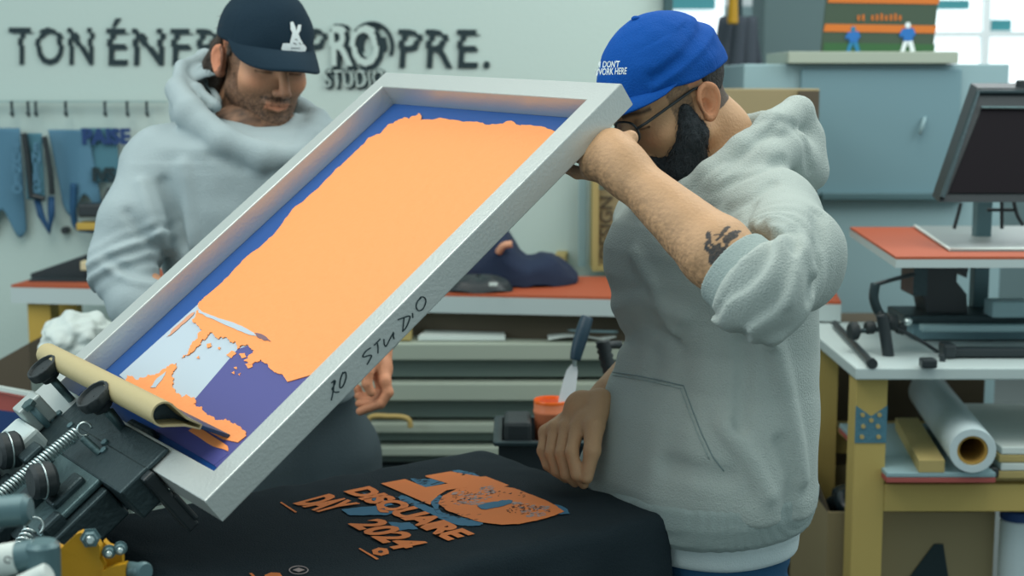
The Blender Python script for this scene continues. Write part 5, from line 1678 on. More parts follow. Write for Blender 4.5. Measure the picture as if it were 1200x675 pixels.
# left hand holding the rail
def f_larm(p):
    fore = s_chain(p, [lel, lel + (lwr - lel) * .28, lwr], [.042, .0460, .0275], .01)
    fore = fore + .0012 * vnoise(p, 40)
    d = fore
    # flattened wrist + hand block toward the rail
    k0 = P(712, 180, 1.895); k1 = P(693, 191, 1.90)
    d = smin(d, s_cap(p, lwr, P(716, 178, 1.892), .030, .026), .02)
    d = smin(d, s_cap(p, P(724, 190, 1.885), P(698, 192, 1.895), .029, .022), .02)
    d = smin(d, s_cap(p, P(720, 176, 1.90), P(716, 166, 1.905), .021, .016), .016)
    # thumb lies along the underside, fingers wrap behind the rail
    fr0 = FR(-.008, .69, -.05)
    knu = [FR(-.016, .715 - .021 * i, -.050 - .004 * abs(i - 1.2)) for i in range(4)]
    for i, kp in enumerate(knu):
        tip1 = kp + FU * .030 - FN * .012; tip2 = tip1 + FU * .026 - FN * .002 ; tip3 = tip2 + FU * .016 + FN * .006
        start = P(712 - 5 * i, 178 + 6 * i, 1.90)
        fg = finger(p, [start, kp - FN * .004, tip1, tip2, tip3], .0105, .0078)
        d = smin(d, fg, .006)
    th = finger(p, [P(720, 186, 1.885), P(712, 178, 1.90), FR(.012, .695, -.054), FR(.04, .70, -.056)], .012, .009)
    return smin(d, th, .008)
# right hand on the shirt
def f_rarm(p):
    fore = s_chain(p, [relb, relb + (rwr - relb) * .35, rwr], [.046, .045, .028], .01)
    d = fore
    kn = [P(640, 507, 2.150), P(651, 502, 2.135), P(664, 501, 2.12), P(676, 503, 2.10)]
    for i, kp in enumerate(kn):
        d = smin(d, s_cap(p, rwr + (kp - rwr) * .06, kp, .019, .0122), .010)
    d = smin(d, s_ell(p, P(682, 480, 2.135), (.028, .018, .03)), .014)
    fing = [
        [kn[0], P(636, 528, 2.125), P(642, 545, 2.115), P(651, 553, 2.112)],
        [kn[1], P(646, 530, 2.105), P(653, 552, 2.098), P(663, 560, 2.10)],
        [kn[2], P(658, 531, 2.085), P(664, 556, 2.078), P(674, 565, 2.085)],
        [kn[3], P(670, 530, 2.065), P(676, 556, 2.058), P(684, 567, 2.068)]]
    rr_ = [(.0098, .0072), (.0105, .0078), (.0108, .008), (.0108, .008)]
    g = None
    for pts, (r0, r1) in zip(fing, rr_):
        e = finger(p, pts, r0, r1)
        g = e if g is None else smin(g, e, .0015)
    d = smin(d, g, .006)
    th = s_chain(p, [P(703, 470, 2.13), P(696, 500, 2.085), P(694, 528, 2.055), P(688, 560, 2.05)], [.020, .0155, .012, .0088], .006)
    d = smin(d, s_ell(p, P(688, 492, 2.105), (.018, .016, .016)), .012)
    return smin(d, th, .009)
hipA = Vector((cA[0], YA, zA[0]))
def f_bodyA(p):
    d = torsoA(p, -.045, bot=zA[0] + .02)
    d = smin(d, s_cap(p, neckA, rsh, .06, .055), .04); d = smin(d, s_cap(p, neckA, lsh, .06, .055), .04)
    d = smin(d, s_chain(p, [lsh, P(922, 300, 1.865), lel], [.048, .040, .034], .02), .015); d = smin(d, s_cap(p, rsh, relb, .05, .04), .03)
    d = smin(d, s_ell(p, (hipA.x, hipA.y, hipA.z - .05), (.085, .11, .09)), .03)
    for sg in (-1, 1):
        h0 = Vector((hipA.x, hipA.y, hipA.z - .10)) + Vector(SA.tolist()) * (.09 * sg)
        kn_ = h0 + Vector((-.02, 0, -.36)); an = Vector((h0.x + .02, h0.y, .09))
        d = smin(d, s_chain(p, [h0, kn_, an], [.075, .056, .038], .03), .03)
        d = smin(d, s_cap(p, an + Vector((.02, 0, -.045)), an + Vector((-.16, -.05, -.06)), .035, .028), .02)
    return d
hairA = lin((46, 44, 42))
def tattoo(p):
    """creature head outline on the outer forearm, in forearm coordinates"""
    c = trace_t; ax = (lwr - lel).normalized(); axn = np.array(ax, dtype=f32)
    up = np.array((Vector((0, 0, 1)) - ax * ax.z).normalized(), dtype=f32)
    q = p - c
    u = q @ axn; v = q @ up        # u along the arm to the wrist, v up
    near = np.sqrt((q * q).sum(1)) < .05
    k = .00098
    def ell(u0, v0, a, b): return ((u - u0 * k) / (a * k)) ** 2 + ((v - v0 * k) / (b * k)) ** 2 < 1
    def seg(u0, v0, u1, v1, r):
        au, av, bu, bv = u0 * k, v0 * k, u1 * k, v1 * k
        L = (bu - au) ** 2 + (bv - av) ** 2
        t = np.clip(((u - au) * (bu - au) + (v - av) * (bv - av)) / L, 0, 1)
        return (u - au - t * (bu - au)) ** 2 + (v - av - t * (bv - av)) ** 2 < (r * k) ** 2
    m = ell(0, 0, 13, 13) & ~ell(2, 2, 10, 9)
    m |= seg(8, -2, 18, 4, 2.4) | seg(4, 9, 8, 18, 2.2) | seg(-4, 10, -2, 17, 4) | seg(-7, 9, -6, 16, 2.5)
    m |= seg(-4, -6, -10, -16, 6) | seg(-8, -14, -15, -20, 3.0) | ell(-6, -6, 8, 8)
    m |= ell(4, -3, 2, 2) | ell(4, 5, 1.8, 1.8) | ell(-2, 2, 1.8, 1.8) | seg(-12, 2, -17, 3, 1.2) | seg(-12, -3, -17, -3, 1.2)
    return m & near
trace_t = np.zeros(3, dtype=f32)
def colA(v):
    q = locA(v)
    dh = np.sqrt(((v - OA) ** 2).sum(1))
    c = np.tile(SKIN, (len(v), 1)).astype(f32)
    hm = dh < .17
    if hm.any():
        c[hm] = head_col(q[hm], SKIN, .0, hairA, np.array(lin((40, 36, 34))))
        # faded side hair above and before the ear
        qq = q[hm]; ax = np.abs(qq[:, 0])
        w = ((ax > .050) & (qq[:, 1] > .004) & (qq[:, 1] < .042) & (qq[:, 2] > -.03)).astype(f32)
        c[hm] = blend_col(c[hm], w * (.55 + .25 * vnoise(qq, 500)), np.array(lin((52, 54, 52))))
    # forearm hair, heavier underneath so the underside's shade is painted in too
    for a_, b_ in ((lel, lwr), (relb, rwr)):
        a3 = V3(a_); ab = V3(b_) - a3; t_ = ((v - a3) @ ab) / (ab @ ab)
        dd = s_cap(v, a_, b_, 0, 0)
        st = vnoise(v @ np.array([[.5, .2, .1], [.2, .9, .3], [.4, .1, .8]], dtype=f32), 420) + .5 * vnoise(v, 700)
        w = (dd < .06) * (t_ > .05) * (t_ < 1.2) * np.clip(.34 + .5 * st, 0, .72)
        down = np.clip(.5 - (v[:, 2] - (a3[2] + t_ * ab[2])) / .05, 0.15, 1)
        c = blend_col(c, w * down * (1 if a_ is lel else .35), np.array(lin((78, 66, 54))))
    tm = tattoo(v)
    c = blend_col(c, tm * (.90 + .1 * vnoise(v, 600)), np.array(lin((30, 46, 56))))
    return c
trace_t = V3(trace(f_larm, 839, 287, 1.4, 2.2))
def bbox(pts, pad):
    a = np.array([list(p) for p in pts]); return a.min(0) - pad, a.max(0) + pad
lo1, hi1 = bbox([worldA((sx, sy, sz)) for sx in (-.1, .1) for sy in (-.12, .13) for sz in (-.13, .13)] + [neckA], .045)
lo2, hi2 = bbox([lel, lwr, FR(.07, .76, 0), FR(-.02, .62, -.08), P(706, 150, 1.9)], .06)
lo3, hi3 = bbox([relb, rwr, P(632, 565, 2.10), P(700, 570, 2.04)], .06)
lo4, hi4 = bbox([lsh, rsh, lel, relb, neckA, Vector((hipA.x - .25, hipA.y - .25, -.0)), Vector((hipA.x + .2, hipA.y + .25, 0.1))], .09)
lo4[2] = -.02
pA = sdf_obj('person', [(f_headA, lo1, hi1, .0017), (f_larm, lo2, hi2, .0022), (f_rarm, lo3, hi3, .0022), (f_bodyA, lo4, hi4, .011)], M['skin'], None, colA, 1)
tag(pA, 'person in blue cap and glasses lifting the screen, other hand resting on the shirt', 'person')

# hoodie
hood_near = [P(803, 226, 2.035), P(832, 205, 2.02), P(870, 176, 2.03), P(905, 150, 2.06), P(934, 131, 2.12)]
FAX = (lwr - lel).normalized(); CAX = np.array(FAX, dtype=f32)
CUFa = lel + FAX * -.012; CUFb = lel + FAX * .040
def f_hoodA(p, raw=False):
    d = torsoA(p, 0, bot=P(830, 612, 1.97).z)
    d = smin(d, s_cap(p, P(838, 245, 2.14), lsh, .076, .066), .04)
    d = smin(d, s_cap(p, P(828, 250, 2.14), rsh, .07, .066), .05)
    # sleeves
    sl = s_chain(p, [lsh, P(926, 300, 1.86), lel + Vector((.004, .004, -.002)), lel + FAX * .01], [.070, .066, .062, .0585], .02)
    qf = p - V3(lel + FAX * .016); tf = qf @ CAX; rf = np.sqrt(np.maximum((qf * qf).sum(1) - tf ** 2, 0))
    sl = smax(sl, -np.maximum(-tf, rf - .078), .018)
    sr = s_chain(p, [rsh, relb, relb + (rwr - relb) * .25], [.07, .06, .052], .02)
    # elbow rolls around the pushed up sleeve
    axis = np.array((lcuff - P(905, 330, 1.75)).normalized(), dtype=f32)
    q = p - V3(lcuff)
    u = -(q @ axis)
    dist = np.sqrt((q * q).sum(1))
    ringw = np.exp(-((dist - .075) / .045) ** 2)
    wv = vnoise(p, 18) * .014
    sl = sl - ringw * .0034 * np.sin((dist + wv) * 2 * math.pi / .021) * (u > -.01)
    sl = sl + .003 * vnoise(p, 14, 3.1)
    d = smin(d, sl, .022)
    d = smin(d, sr, .03)
    # rib band at the waist is a touch narrower
    # folds of the body
    n1 = vnoise(p * np.array([1.0, 1.0, .45], dtype=f32), 11, 1.7)
    n2 = vnoise(p * np.array([1.0, 1.0, .55], dtype=f32), 26, 4.2)
    arm_w = np.clip((s_chain(p, [lsh, lel, lcuff], [.07, .07, .06])) / .03, 0.12, 1)
    d = d + (.0085 * n1 * np.clip((1.32 - p[:, 2]) / .04, 0, 1) + .0032 * n2) * arm_w
    # hood
    h = s_chain(p, hood_near, [.016, .019, .021, .023, .024], .01)
    h = smin(h, s_chain(p, [P(812, 238, 2.03), P(850, 222, 2.0), P(893, 192, 2.02), P(925, 172, 2.07)], [.02, .026, .028, .028], .02), .006)
    h = smin(h, s_chain(p, [P(934, 133, 2.12), P(942, 160, 2.13), P(948, 200, 2.12)], [.020, .024, .03], .02), .012)
    h = smin(h, s_ell(p, P(925, 188, 2.13), (.045, .075, .045)), .012)
    h = smin(h, s_chain(p, [P(934, 133, 2.13), P(895, 142, 2.24), P(858, 145, 2.27), P(820, 190, 2.27), P(800, 226, 2.20)], [.018, .013, .013, .015, .018], .012), .01)
    h = smin(h, s_cap(p, P(803, 226, 2.035), P(797, 232, 2.18), .016, .016), .012)
    h = smin(h, s_cap(p, P(830, 238, 2.03), P(905, 222, 2.03), .02, .026), .012)
    h = h + .002 * vnoise(p, 24, 9.) 
    d = smin(d, h, .012)
    # neck opening stays free
    d = smax(d, -s_chain(p, [worldA((0, -.02, -.06)), P(846, 196, 2.14)], [.068, .054]), .012)
    for pts, r, am in FOLDS:
        d = d - ridge(p, pts, r, am)
    return d
FOLDS = []
_f0 = f_hoodA
def dens(pts, k=5):
    return [(pts[i][0] + (pts[i + 1][0] - pts[i][0]) * j / k, pts[i][1] + (pts[i + 1][1] - pts[i][1]) * j / k) for i in range(len(pts) - 1) for j in range(k)] + [pts[-1]]
def surfpts(f, pts): return [trace(f, *q, t0=1.3, t1=3) for q in dens(pts)]
FOLDS_PX = [
    ([(818, 226), (850, 200), (880, 175), (900, 157), (914, 142)], .0055, -.0032), ([(826, 228), (860, 212), (892, 199), (919, 188)], .007, -.006), ([(915, 140), (930, 146), (945, 165), (950, 200)], .007, -.005), ([(868, 150), (884, 144), (896, 139)], .006, -.002),
    ([(905, 262), (925, 268), (945, 290), (952, 325)], .010, .007), ([(885, 262), (915, 285), (930, 320), (925, 355)], .008, .006),
    ([(960, 250), (962, 300), (952, 345)], .010, -.006),
    ([(868, 395), (872, 440), (868, 500)], .010, -.007), ([(905, 395), (920, 450), (935, 520), (940, 560)], .011, .008),
    ([(850, 500), (880, 540), (900, 580)], .012, .007), ([(780, 545), (820, 555), (850, 560)], .014, -.006),
    ([(880, 240), (870, 262), (858, 282)], .009, -.006), ([(905, 215), (880, 232), (850, 248)], .009, -.005),
    ([(715, 360), (760, 352), (800, 370)], .014, .006), ([(720, 400), (760, 385), (790, 400)], .012, -.005),
    ([(745, 300), (770, 340), (790, 385)], .014, .006), ([(925, 600), (930, 560), (915, 520)], .010, -.006)]
_tmp = [(surfpts(f_hoodA, a), r, am) for a, r, am in FOLDS_PX]
_tmp = [(a, r, am * 1.6) for a, r, am in _tmp]
FOLDS = _tmp
lo5, hi5 = bbox([lsh, rsh, lel, relb, neckA, P(955, 120, 2.1), P(688, 300, 2.0), P(985, 360, 1.62), P(690, 560, 1.9), P(690, 560, 2.36), P(975, 610, 2.36), P(975, 610, 1.9)], .05)
hoodA = sdf_obj('hoodie', [(f_hoodA, lo5, hi5, .0037)], M['hoodie'], pA, None, 2)
def seam_line(pts, name='seam', r=.0011, par=None, f=f_hoodA, m='rib'):
    q = [trace(f, x, y, 1.3, 3.0) for x, y in dens(pts, 6)]
    bm = B(); tube(bm, q, r, 6)
    return obj(name, bm, M[m], par or hoodA, smooth=True)
M['seam'] = mat('grey_seam_thread', (128, 146, 146), .95)
seam_line([(718, 436), (745, 440), (775, 446), (801, 452)], m='seam'); seam_line([(718, 439.5), (745, 443.5), (775, 449.5), (799, 455.5)])
seam_line([(801, 452), (812, 482), (822, 508), (835, 535), (848, 552)], m='seam'); seam_line([(797, 455), (808, 484), (818, 510), (831, 538)])
# ribs: hem and cuff
def f_hemA(p):
    zt = P(830, 604, 1.97).z; 
    q = p.copy()
    tilt = .06
    q[:, 2] = p[:, 2] + (p[:, 0] - cA[3]) * -.10
    d = torsoA(q, -.004, top=zt + .02, bot=P(830, 647, 1.97).z)
    ang = np.arctan2(p[:, 1] - YA, p[:, 0] - cA[2])
    return d + .0008 * np.sin(ang * 240)
lo6, hi6 = bbox([(cA[2] - .19, YA - .24, zA[0] - .06), (cA[2] + .19, YA + .24, zA[3] + .06)], .02)
sdf_obj('waist_ribbing', [(f_hemA, lo6, hi6, .0035)], M['rib'], hoodA, None, 1)['label'] = 'ribbed waistband'
def f_cuffA(p):
    a_ = CUFa; b_ = CUFb
    q = p - V3(a_); t_ = q @ CAX; r_ = np.sqrt(np.maximum((q * q).sum(1) - t_ ** 2, 0))
    L = (b_ - a_).length
    x, y, _ = axis_frame(Vector(CAX.tolist()))
    an = np.arctan2(q @ V3(y), q @ V3(x))
    d = smax(np.abs(r_ - (.0520 - .06 * t_)) - .0035, np.abs(t_ - L / 2) - L / 2, .003)
    return d + .0005 * np.sin(an * 60)
sdf_obj('cuff', [(f_cuffA, *bbox([CUFa, CUFb], .075), .0022)], M['rib'], hoodA, None, 1)['label'] = 'ribbed sleeve cuff'
# white shirt tail
def f_teeA(p):
    q = p.copy(); q[:, 2] = p[:, 2] + (p[:, 0] - cA[3]) * -.06
    return torsoA(q, -.009, top=P(830, 640, 1.97).z, bot=P(830, 674, 1.97).z)
_zA0 = zA[0]
def torso_ext(p, off, top, bot):
    return torsoA(p, off, top, bot)
sdf_obj('white_undershirt', [(f_teeA, lo6 - np.array([0, 0, .08]), hi6, .0035)], M['tee_white'], pA, None, 1)
# jeans
def f_jeansA(p):
    q = p.copy()
    d = torsoA(q, -.018, top=P(830, 664, 1.97).z, bot=zA[0] - .14)
    for sg in (-1, 1):
        h0 = Vector((hipA.x, hipA.y, hipA.z - .10)) + Vector(SA.tolist()) * (.09 * sg)
        kn_ = h0 + Vector((-.02, 0, -.36)); an = Vector((h0.x + .02, h0.y, .13))
        d = smin(d, s_chain(p, [h0, kn_, an], [.102, .082, .070], .03), .03)
    return smax(d, .06 - p[:, 2], .01) + .003 * vnoise(p, 22)
lo7, hi7 = bbox([(hipA.x - .24, hipA.y - .26, .03), (hipA.x + .24, hipA.y + .26, zA[3])], .03)
sdf_obj('jeans', [(f_jeansA, lo7, hi7, .0065)], M['denim'], pA, None, 1)
for sg in (-1, 1):
    h0 = Vector((hipA.x, hipA.y, .05)) + Vector(SA.tolist()) * (.09 * sg)
    def f_shoe(p, h0=h0):
        d = s_cap(p, h0 + Vector((.045, .012, -.005)), h0 + Vector((-.17, -.05, -.012)), .045, .038)
        return smax(smax(d, .002 - p[:, 2], .004), p[:, 2] - .11, .01)
    sdf_obj('shoe', [(f_shoe, *bbox([h0 + Vector((.1, .06, 0)), h0 - Vector((.23, .12, .05)), h0 + Vector((0, 0, .08))], .02), .005)], M['shoe'], pA, None, 1)
# beard
def f_beardA(p):
    q = locA(p); qa = q.copy(); qa[:, 0] = np.abs(qa[:, 0])
    d = s_chain(qa, [(.066, .022, -.012), (.060, .028, -.052), (.046, .046, -.090), (.016, .086, -.120), (0, .090, -.124)], [.011, .024, .029, .030, .030], .02)
    d = smin(d, s_cap(qa, (.030, .030, -.112), (0, .070, -.132), .026, .030), .02)
    d = smin(d, s_cap(qa, (0, .104, -.0575), (.030, .088, -.068), .0055, .0065), .006)
    d = smin(d, s_cap(qa, (.030, .088, -.068), (.030, .076, -.095), .008, .014), .012)
    d = smax(d, -s_ell(qa, (0, .098, -.0705), (.019, .018, .0065)), .003)
    return d + .0022 * vnoise(q * np.array([1, 1, .35], dtype=f32), 260) + .0016 * vnoise(q, 150)
bd = sdf_obj('beard', [(f_beardA, *bbox([worldA((sx, sy, sz)) for sx in (-.09, .09) for sy in (-.01, .13) for sz in (-.17, 0)], .005), .0017)], M['beard'], pA, None, 0)
def strands(name, fsdf, cx_pts, count, length, parent, m, seed, down):
    """short tapering hairs rooted on the surface of an sdf"""
    r9 = np.random.RandomState(seed)
    lo_, hi_ = cx_pts
    pts = lo_ + r9.rand(count * 40, 3) * (hi_ - lo_)
    pts = pts.astype(f32); dd = ev(fsdf, pts)
    pts = pts[np.abs(dd) < .0022][:count]
    e = .001
    g = np.stack([ev(fsdf, pts + np.array(o, dtype=f32)) - ev(fsdf, pts - np.array(o, dtype=f32)) for o in ((e, 0, 0), (0, e, 0), (0, 0, e))], 1)
    g /= np.linalg.norm(g, axis=1)[:, None] + 1e-9
    bm = B()
    for p_, n_ in zip(pts, g):
        d_ = Vector((n_ * .55 + np.array(down) * .8 + r9.randn(3) * .28).tolist()).normalized(); L = length * r9.uniform(.6, 1.2)
        a_ = Vector(p_.tolist()) - Vector(n_.tolist()) * .001; s_ = d_.cross(Vector(n_.tolist()) + Vector((.01, 0, 0))).normalized() * .00045
        mid = a_ + d_ * L * .55 + Vector(n_.tolist()) * L * .1
        tip = a_ + d_ * L + Vector((0, 0, -.15 * L))
        v = [bm.verts.new(x) for x in (a_ - s_, a_ + s_, mid + s_ * .8, mid - s_ * .8, tip)]
        bm.faces.new((v[0], v[1], v[2], v[3])); bm.faces.new((v[3], v[2], v[4]))
    o = obj(name, bm, m, parent); o['kind'] = 'stuff'; return o
strands('beard_hair', f_beardA, bbox([worldA((sx, sy, sz)) for sx in (-.09, .09) for sy in (-.01, .13) for sz in (-.17, 0)], .0), 5200, .010, bd, M['beard'], 1, (-.3, -.1, -.9))
# back of head hair (short) under the cap
def f_hairA(p):
    q = locA(p)
    d = s_ell(q, (0, -.012, .026), (.0775, .0975, .084))
    return smax(smax(smax(d, q[:, 2] - .030 - .1 * q[:, 1], .004), q[:, 1] + .022, .004), -(q[:, 2] + .045 + .2 * q[:, 1]), .006) + .001 * vnoise(q, 220)
    return smax(smax(d, q[:, 1] + .022, .004), -(q[:, 2] + .045 + .2 * q[:, 1]), .006) + .001 * vnoise(q, 220)
sdf_obj('hair', [(f_hairA, *bbox([worldA((sx, sy, sz)) for sx in (-.09, .09) for sy in (-.12, .0) for sz in (-.06, .13)], .005), .0028)], M['hair'], pA, None, 0)

# cap
def cap_sdf(q, tilt, rx=.0855, ry=.107, rz=.108, front=0.0, base=.018):
    d = s_ell(q, (0, -.010, base - .002), (rx, ry, rz))
    cut = -(q[:, 2] - (base + tilt * q[:, 1]))
    return smax(d, cut, .004)
def brim_bm(o_w, tilt, base, rx=.0855, ry=.107, ext=.068, drop=.020, curve=1.6, yo=0.0):
    bm = B()
    def fn(u, v):
        t_ = (u - .5) * 2
        an = t_ * 1.22
        x0 = rx * math.sin(an); y0 = -.010 + ry * math.cos(an)
        e = ext * max(0, math.cos(t_ * math.pi / 2)) ** .55
        x = x0 * (1 + .04 * v); y = y0 + e * v - .004
        z = base + tilt * y + .005 - curve * x * x * v * max(0, math.cos(t_ * math.pi / 2)) ** .5 - drop * v * v * max(0, math.cos(t_ * math.pi / 2)) ** .4
        return o_w((x, y + yo, z))
    cloth_plane(bm, fn, 36, 12)
    return bm
tiltA, baseA = .17, .026
def f_capA(p):
    q = locA(p)
    q[:, 1] -= .004
    d = cap_sdf(q, tiltA, base=baseA, rz=.108, rx=.089, ry=.110)
    d = d + .0026 * vnoise(q * np.array([1, 1, 2.2], dtype=f32), 24, 2.) * (q[:, 2] < .10) + .0010 * vnoise(q, 60)
    # seams of the six panels
    an = np.arctan2(q[:, 0], q[:, 1] + .01)
    d = d + .0010 * np.exp(-((np.sin(an * 3)) / .045) ** 2)
    # dents
    d = d - .003 * np.exp(-((q[:, 2] - .052 + .12 * q[:, 1]) / .006) ** 2) * (q[:, 1] < .06) + .0035 * np.exp(-((q[:, 2] - .066 + .16 * q[:, 1]) / .008) ** 2) * (q[:, 1] < .05)
    inner = s_ell(q, (0, -.010, baseA - .004), (.074, .095, .092))
    return smax(d, -inner, .002)
capbb = bbox([worldA((sx, sy, sz)) for sx in (-.1, .1) for sy in (-.13, .11) for sz in (-.02, .14)], .01)
capA = sdf_obj('blue_cap', [(f_capA, *capbb, .0024)], M['cap_blue'], pA, None, 1)
o = obj('brim', brim_bm(worldA, tiltA, baseA, yo=.004, drop=.014), M['cap_blue'], capA, smooth=True); thicken(o, .003)
b = B(); bmesh.ops.create_uvsphere(b, u_segments=14, v_segments=8, radius=.007); bmesh.ops.scale(b, vec=(1, 1, .6), verts=b.verts); bmesh.ops.translate(b, verts=b.verts, vec=worldA((0, -.006, baseA + .106))); obj('top_button', b, M['cap_blue'], capA, smooth=True)
def project_onto(bm, f, pushdir, start=.05, lift=.0006):
    """move each vertex along pushdir onto the sdf surface"""
    for v in bm.verts:
        p0 = v.co - pushdir * start; t_ = 0
        for _ in range(60):
            dd = float(f(np.array([p0 + pushdir * t_], dtype=f32))[0])
            if dd < .0003: break
            t_ += max(dd * .8, .0004)
            if t_ > start * 2.5: break
        v.co = p0 + pushdir * (t_ - lift)
def subdiv(bm, L=.004):
    for _ in range(4):
        es = [e for e in bm.edges if e.calc_length() > L]
        if not es: break
        bmesh.ops.subdivide_edges(bm, edges=es, cuts=1)
        bmesh.ops.triangulate(bm, faces=[f for f in bm.faces if len(f.verts) > 4])
def cap_text(s, px0, py0, px1, py1, h_px, depthY, f, m, par, name, bold=.02, shear=.25):
    """flat lettering laid on the cloth; the plane faces the cap's front side"""
    a_ = P(px0, py0, depthY); b_ = P(px1, py1, depthY)
    ex = b_ - a_; up = Vector((0, 0, 1)); up = (up - ex.normalized() * up.dot(ex.normalized())).normalized() * (h_px / F * depthY)
    bm = text_bm(s, Matrix.Identity(4), size=1, depth=0, bold=bold, shear=shear)
    xs = [v.co.x for v in bm.verts]; ys = [v.co.y for v in bm.verts]
    for v in bm.verts:
        v.co = a_ + ex * ((v.co.x - min(xs)) / (max(xs) - min(xs))) + up * ((v.co.y - min(ys)) / (max(ys) - min(ys)))
    subdiv(bm, .004)
    nrm = ex.cross(up).normalized()
    if nrm.y < 0: nrm = -nrm
    project_onto(bm, f, nrm, .06)
    return obj(name, bm, m, par)
cap_text("I DON'T", 705, 79, 727, 79, 8, 2.05, f_capA, M['thread'], capA, 'lettering')
cap_text("WORK HERE", 702, 88, 735, 87, 8, 2.05, f_capA, M['thread'], capA, 'lettering')
# glasses
t = bpy.data.objects.new('glasses', None); COL.objects.link(t); t.parent = pA; t.location = Vector(worldA((0, .11, 0))) - pA.location
gl = t
for sg in (-1, 1):
    ring = []
    for k in range(28):
        an = k / 28 * 2 * math.pi
        cx_, sz_ = math.cos(an), math.sin(an)
        ring.append(worldA((sg * .034 + .0245 * math.copysign(abs(cx_) ** .8, cx_), .112 - .006 * abs(cx_) * (cx_ * sg > 0), -.000 + .0185 * math.copysign(abs(sz_) ** .8, sz_))))
    bm = B(); tube(bm, ring, .0017, 6, closed=True); obj('lens_rim', bm, M['black'], gl, smooth=True)
    bm = B(); vs = [bm.verts.new(q_) for q_ in ring]; bm.faces.new(vs); obj('lens', bm, M['lens'], gl)
    bm = B(); tube(bm, [worldA((sg * .058, .108, .004)), worldA((sg * .066, .09, .006)), worldA((sg * .0735, .03, .010)), worldA((sg * .0775, .000, .012)), worldA((sg * .080, -.022, .006)), worldA((sg * .078, -.032, -.010))], .0021, 8); obj('temple_arm', bm, M['black'], gl, smooth=True)
bm = B(); tube(bm, smooth_path([worldA((-.010, .113, -.002)), worldA((0, .117, .002)), worldA((.010, .113, -.002))]), .0017, 6); obj('bridge', bm, M['black'], gl, smooth=True)
PB_OFF = .08
def PB(px, py, Y): return P(px, py, Y + PB_OFF)
# ================================================================== SECOND PERSON (left, dark cap)
YB = 2.74
rowsB = [(140, 232, 360), (152, 205, 395), (170, 192, 415), (200, 188, 425), (260, 192, 428), (330, 205, 428), (400, 222, 424), (440, 235, 420), (470, 262, 414)]
zB = np.array([PB(310, r[0], YB - PB_OFF).z for r in rowsB])[::-1]
cB = np.array([(PB(r[1], r[0], YB - PB_OFF).x + PB(r[2], r[0], YB - PB_OFF).x) / 2 for r in rowsB])[::-1]
wB = np.array([(PB(r[2], r[0], YB - PB_OFF).x - PB(r[1], r[0], YB - PB_OFF).x) / 2 for r in rowsB])[::-1]
angB = math.radians(28)
FB = np.array([math.sin(angB), -math.cos(angB), 0], dtype=f32); SB = np.array([math.cos(angB), math.sin(angB), 0], dtype=f32)
def torsoB(p, off=0.0, top=None, bot=None):
    z = p[:, 2]
    cx = np.interp(z, zB, cB).astype(f32); w = np.interp(z, zB, wB).astype(f32) + off
    rat = .66
    a_ = w / math.sqrt(SB[0] ** 2 + (rat * FB[0]) ** 2); b_ = a_ * rat
    q = np.stack([p[:, 0] - cx, p[:, 1] - YB, z * 0], 1)
    k = (np.abs((q @ SB) / a_) ** 2.3 + np.abs((q @ FB) / b_) ** 2.3) ** (1 / 2.3)
    d = (k - 1) * b_ * .95
    return smax(smax(d, z - (zB[-1] if top is None else top), .05 if top is None else .012), (zB[0] if bot is None else bot) - z, .012)
r_sh = PB(190, 196, 2.60); r_el = PB(142, 312, 2.50); r_wr = PB(268, 432, 2.44)
l_sh = PB(398, 190, 2.74); l_el = PB(455, 310, 2.76); l_wr = PB(441, 408, 2.60)
neckB = PB(296, 160, 2.66)
yawB = math.radians(31); RB = rotm((math.sin(yawB), -math.cos(yawB), 0), math.radians(15), math.radians(4))
earB = PB(258, 71, 2.67 + float((RB @ np.array([.080, -.012, -.016], dtype=f32))[1]))
OB = np.array(earB, dtype=f32) - RB @ np.array([.080, -.012, -.016], dtype=f32)
def locB(p): return (p - OB) @ RB
def worldB(q): return Vector(OB + RB @ np.array(q, dtype=f32))
def f_headB(p):
    d = head_sdf(locB(p))
    nk = s_chain(p, [worldB((0, -.030, -.050)), worldB((0, -.045, -.10)), neckB + Vector((0, 0, -.03))], [.054, .054, .064], .02)
    return smin(d, nk, .02)
def f_lhandB(p):
    d = s_chain(p, [l_el, l_el + (l_wr - l_el) * .3, l_wr], [.045, .043, .027], .01)
    d = smin(d, s_cap(p, l_wr, PB(446, 432, 2.58), .026, .023), .015)
    kn = [PB(451, 446, 2.555), PB(450, 448, 2.572), PB(448, 449, 2.590), PB(446, 448, 2.607)]
    for kp in kn:
        d = smin(d, s_cap(p, PB(445, 428, 2.58), kp, .016, .0115), .01)
    g = None
    for i, kp in enumerate(kn):
        s = 1 - .04 * i
        yy_ = 2.550 + .019 * i
        pts = [kp, PB(455 - i, 460 - 2 * i, yy_), PB(446 - 3 * i, 473 - 3 * i, yy_ - .004), PB(434 - 4 * i, 477 - 4 * i, yy_), PB(422 - i, 482 - 9 * i, yy_ + .002)]
        e = finger(p, pts, .0105, .0078)
        g = e if g is None else smin(g, e, .0015)
    d = smin(d, g, .006)
    th = finger(p, [PB(440, 420, 2.565), PB(431, 436, 2.545), PB(430, 450, 2.54), PB(435, 460, 2.54)], .0125, .0085)
    return smin(d, th, .007)
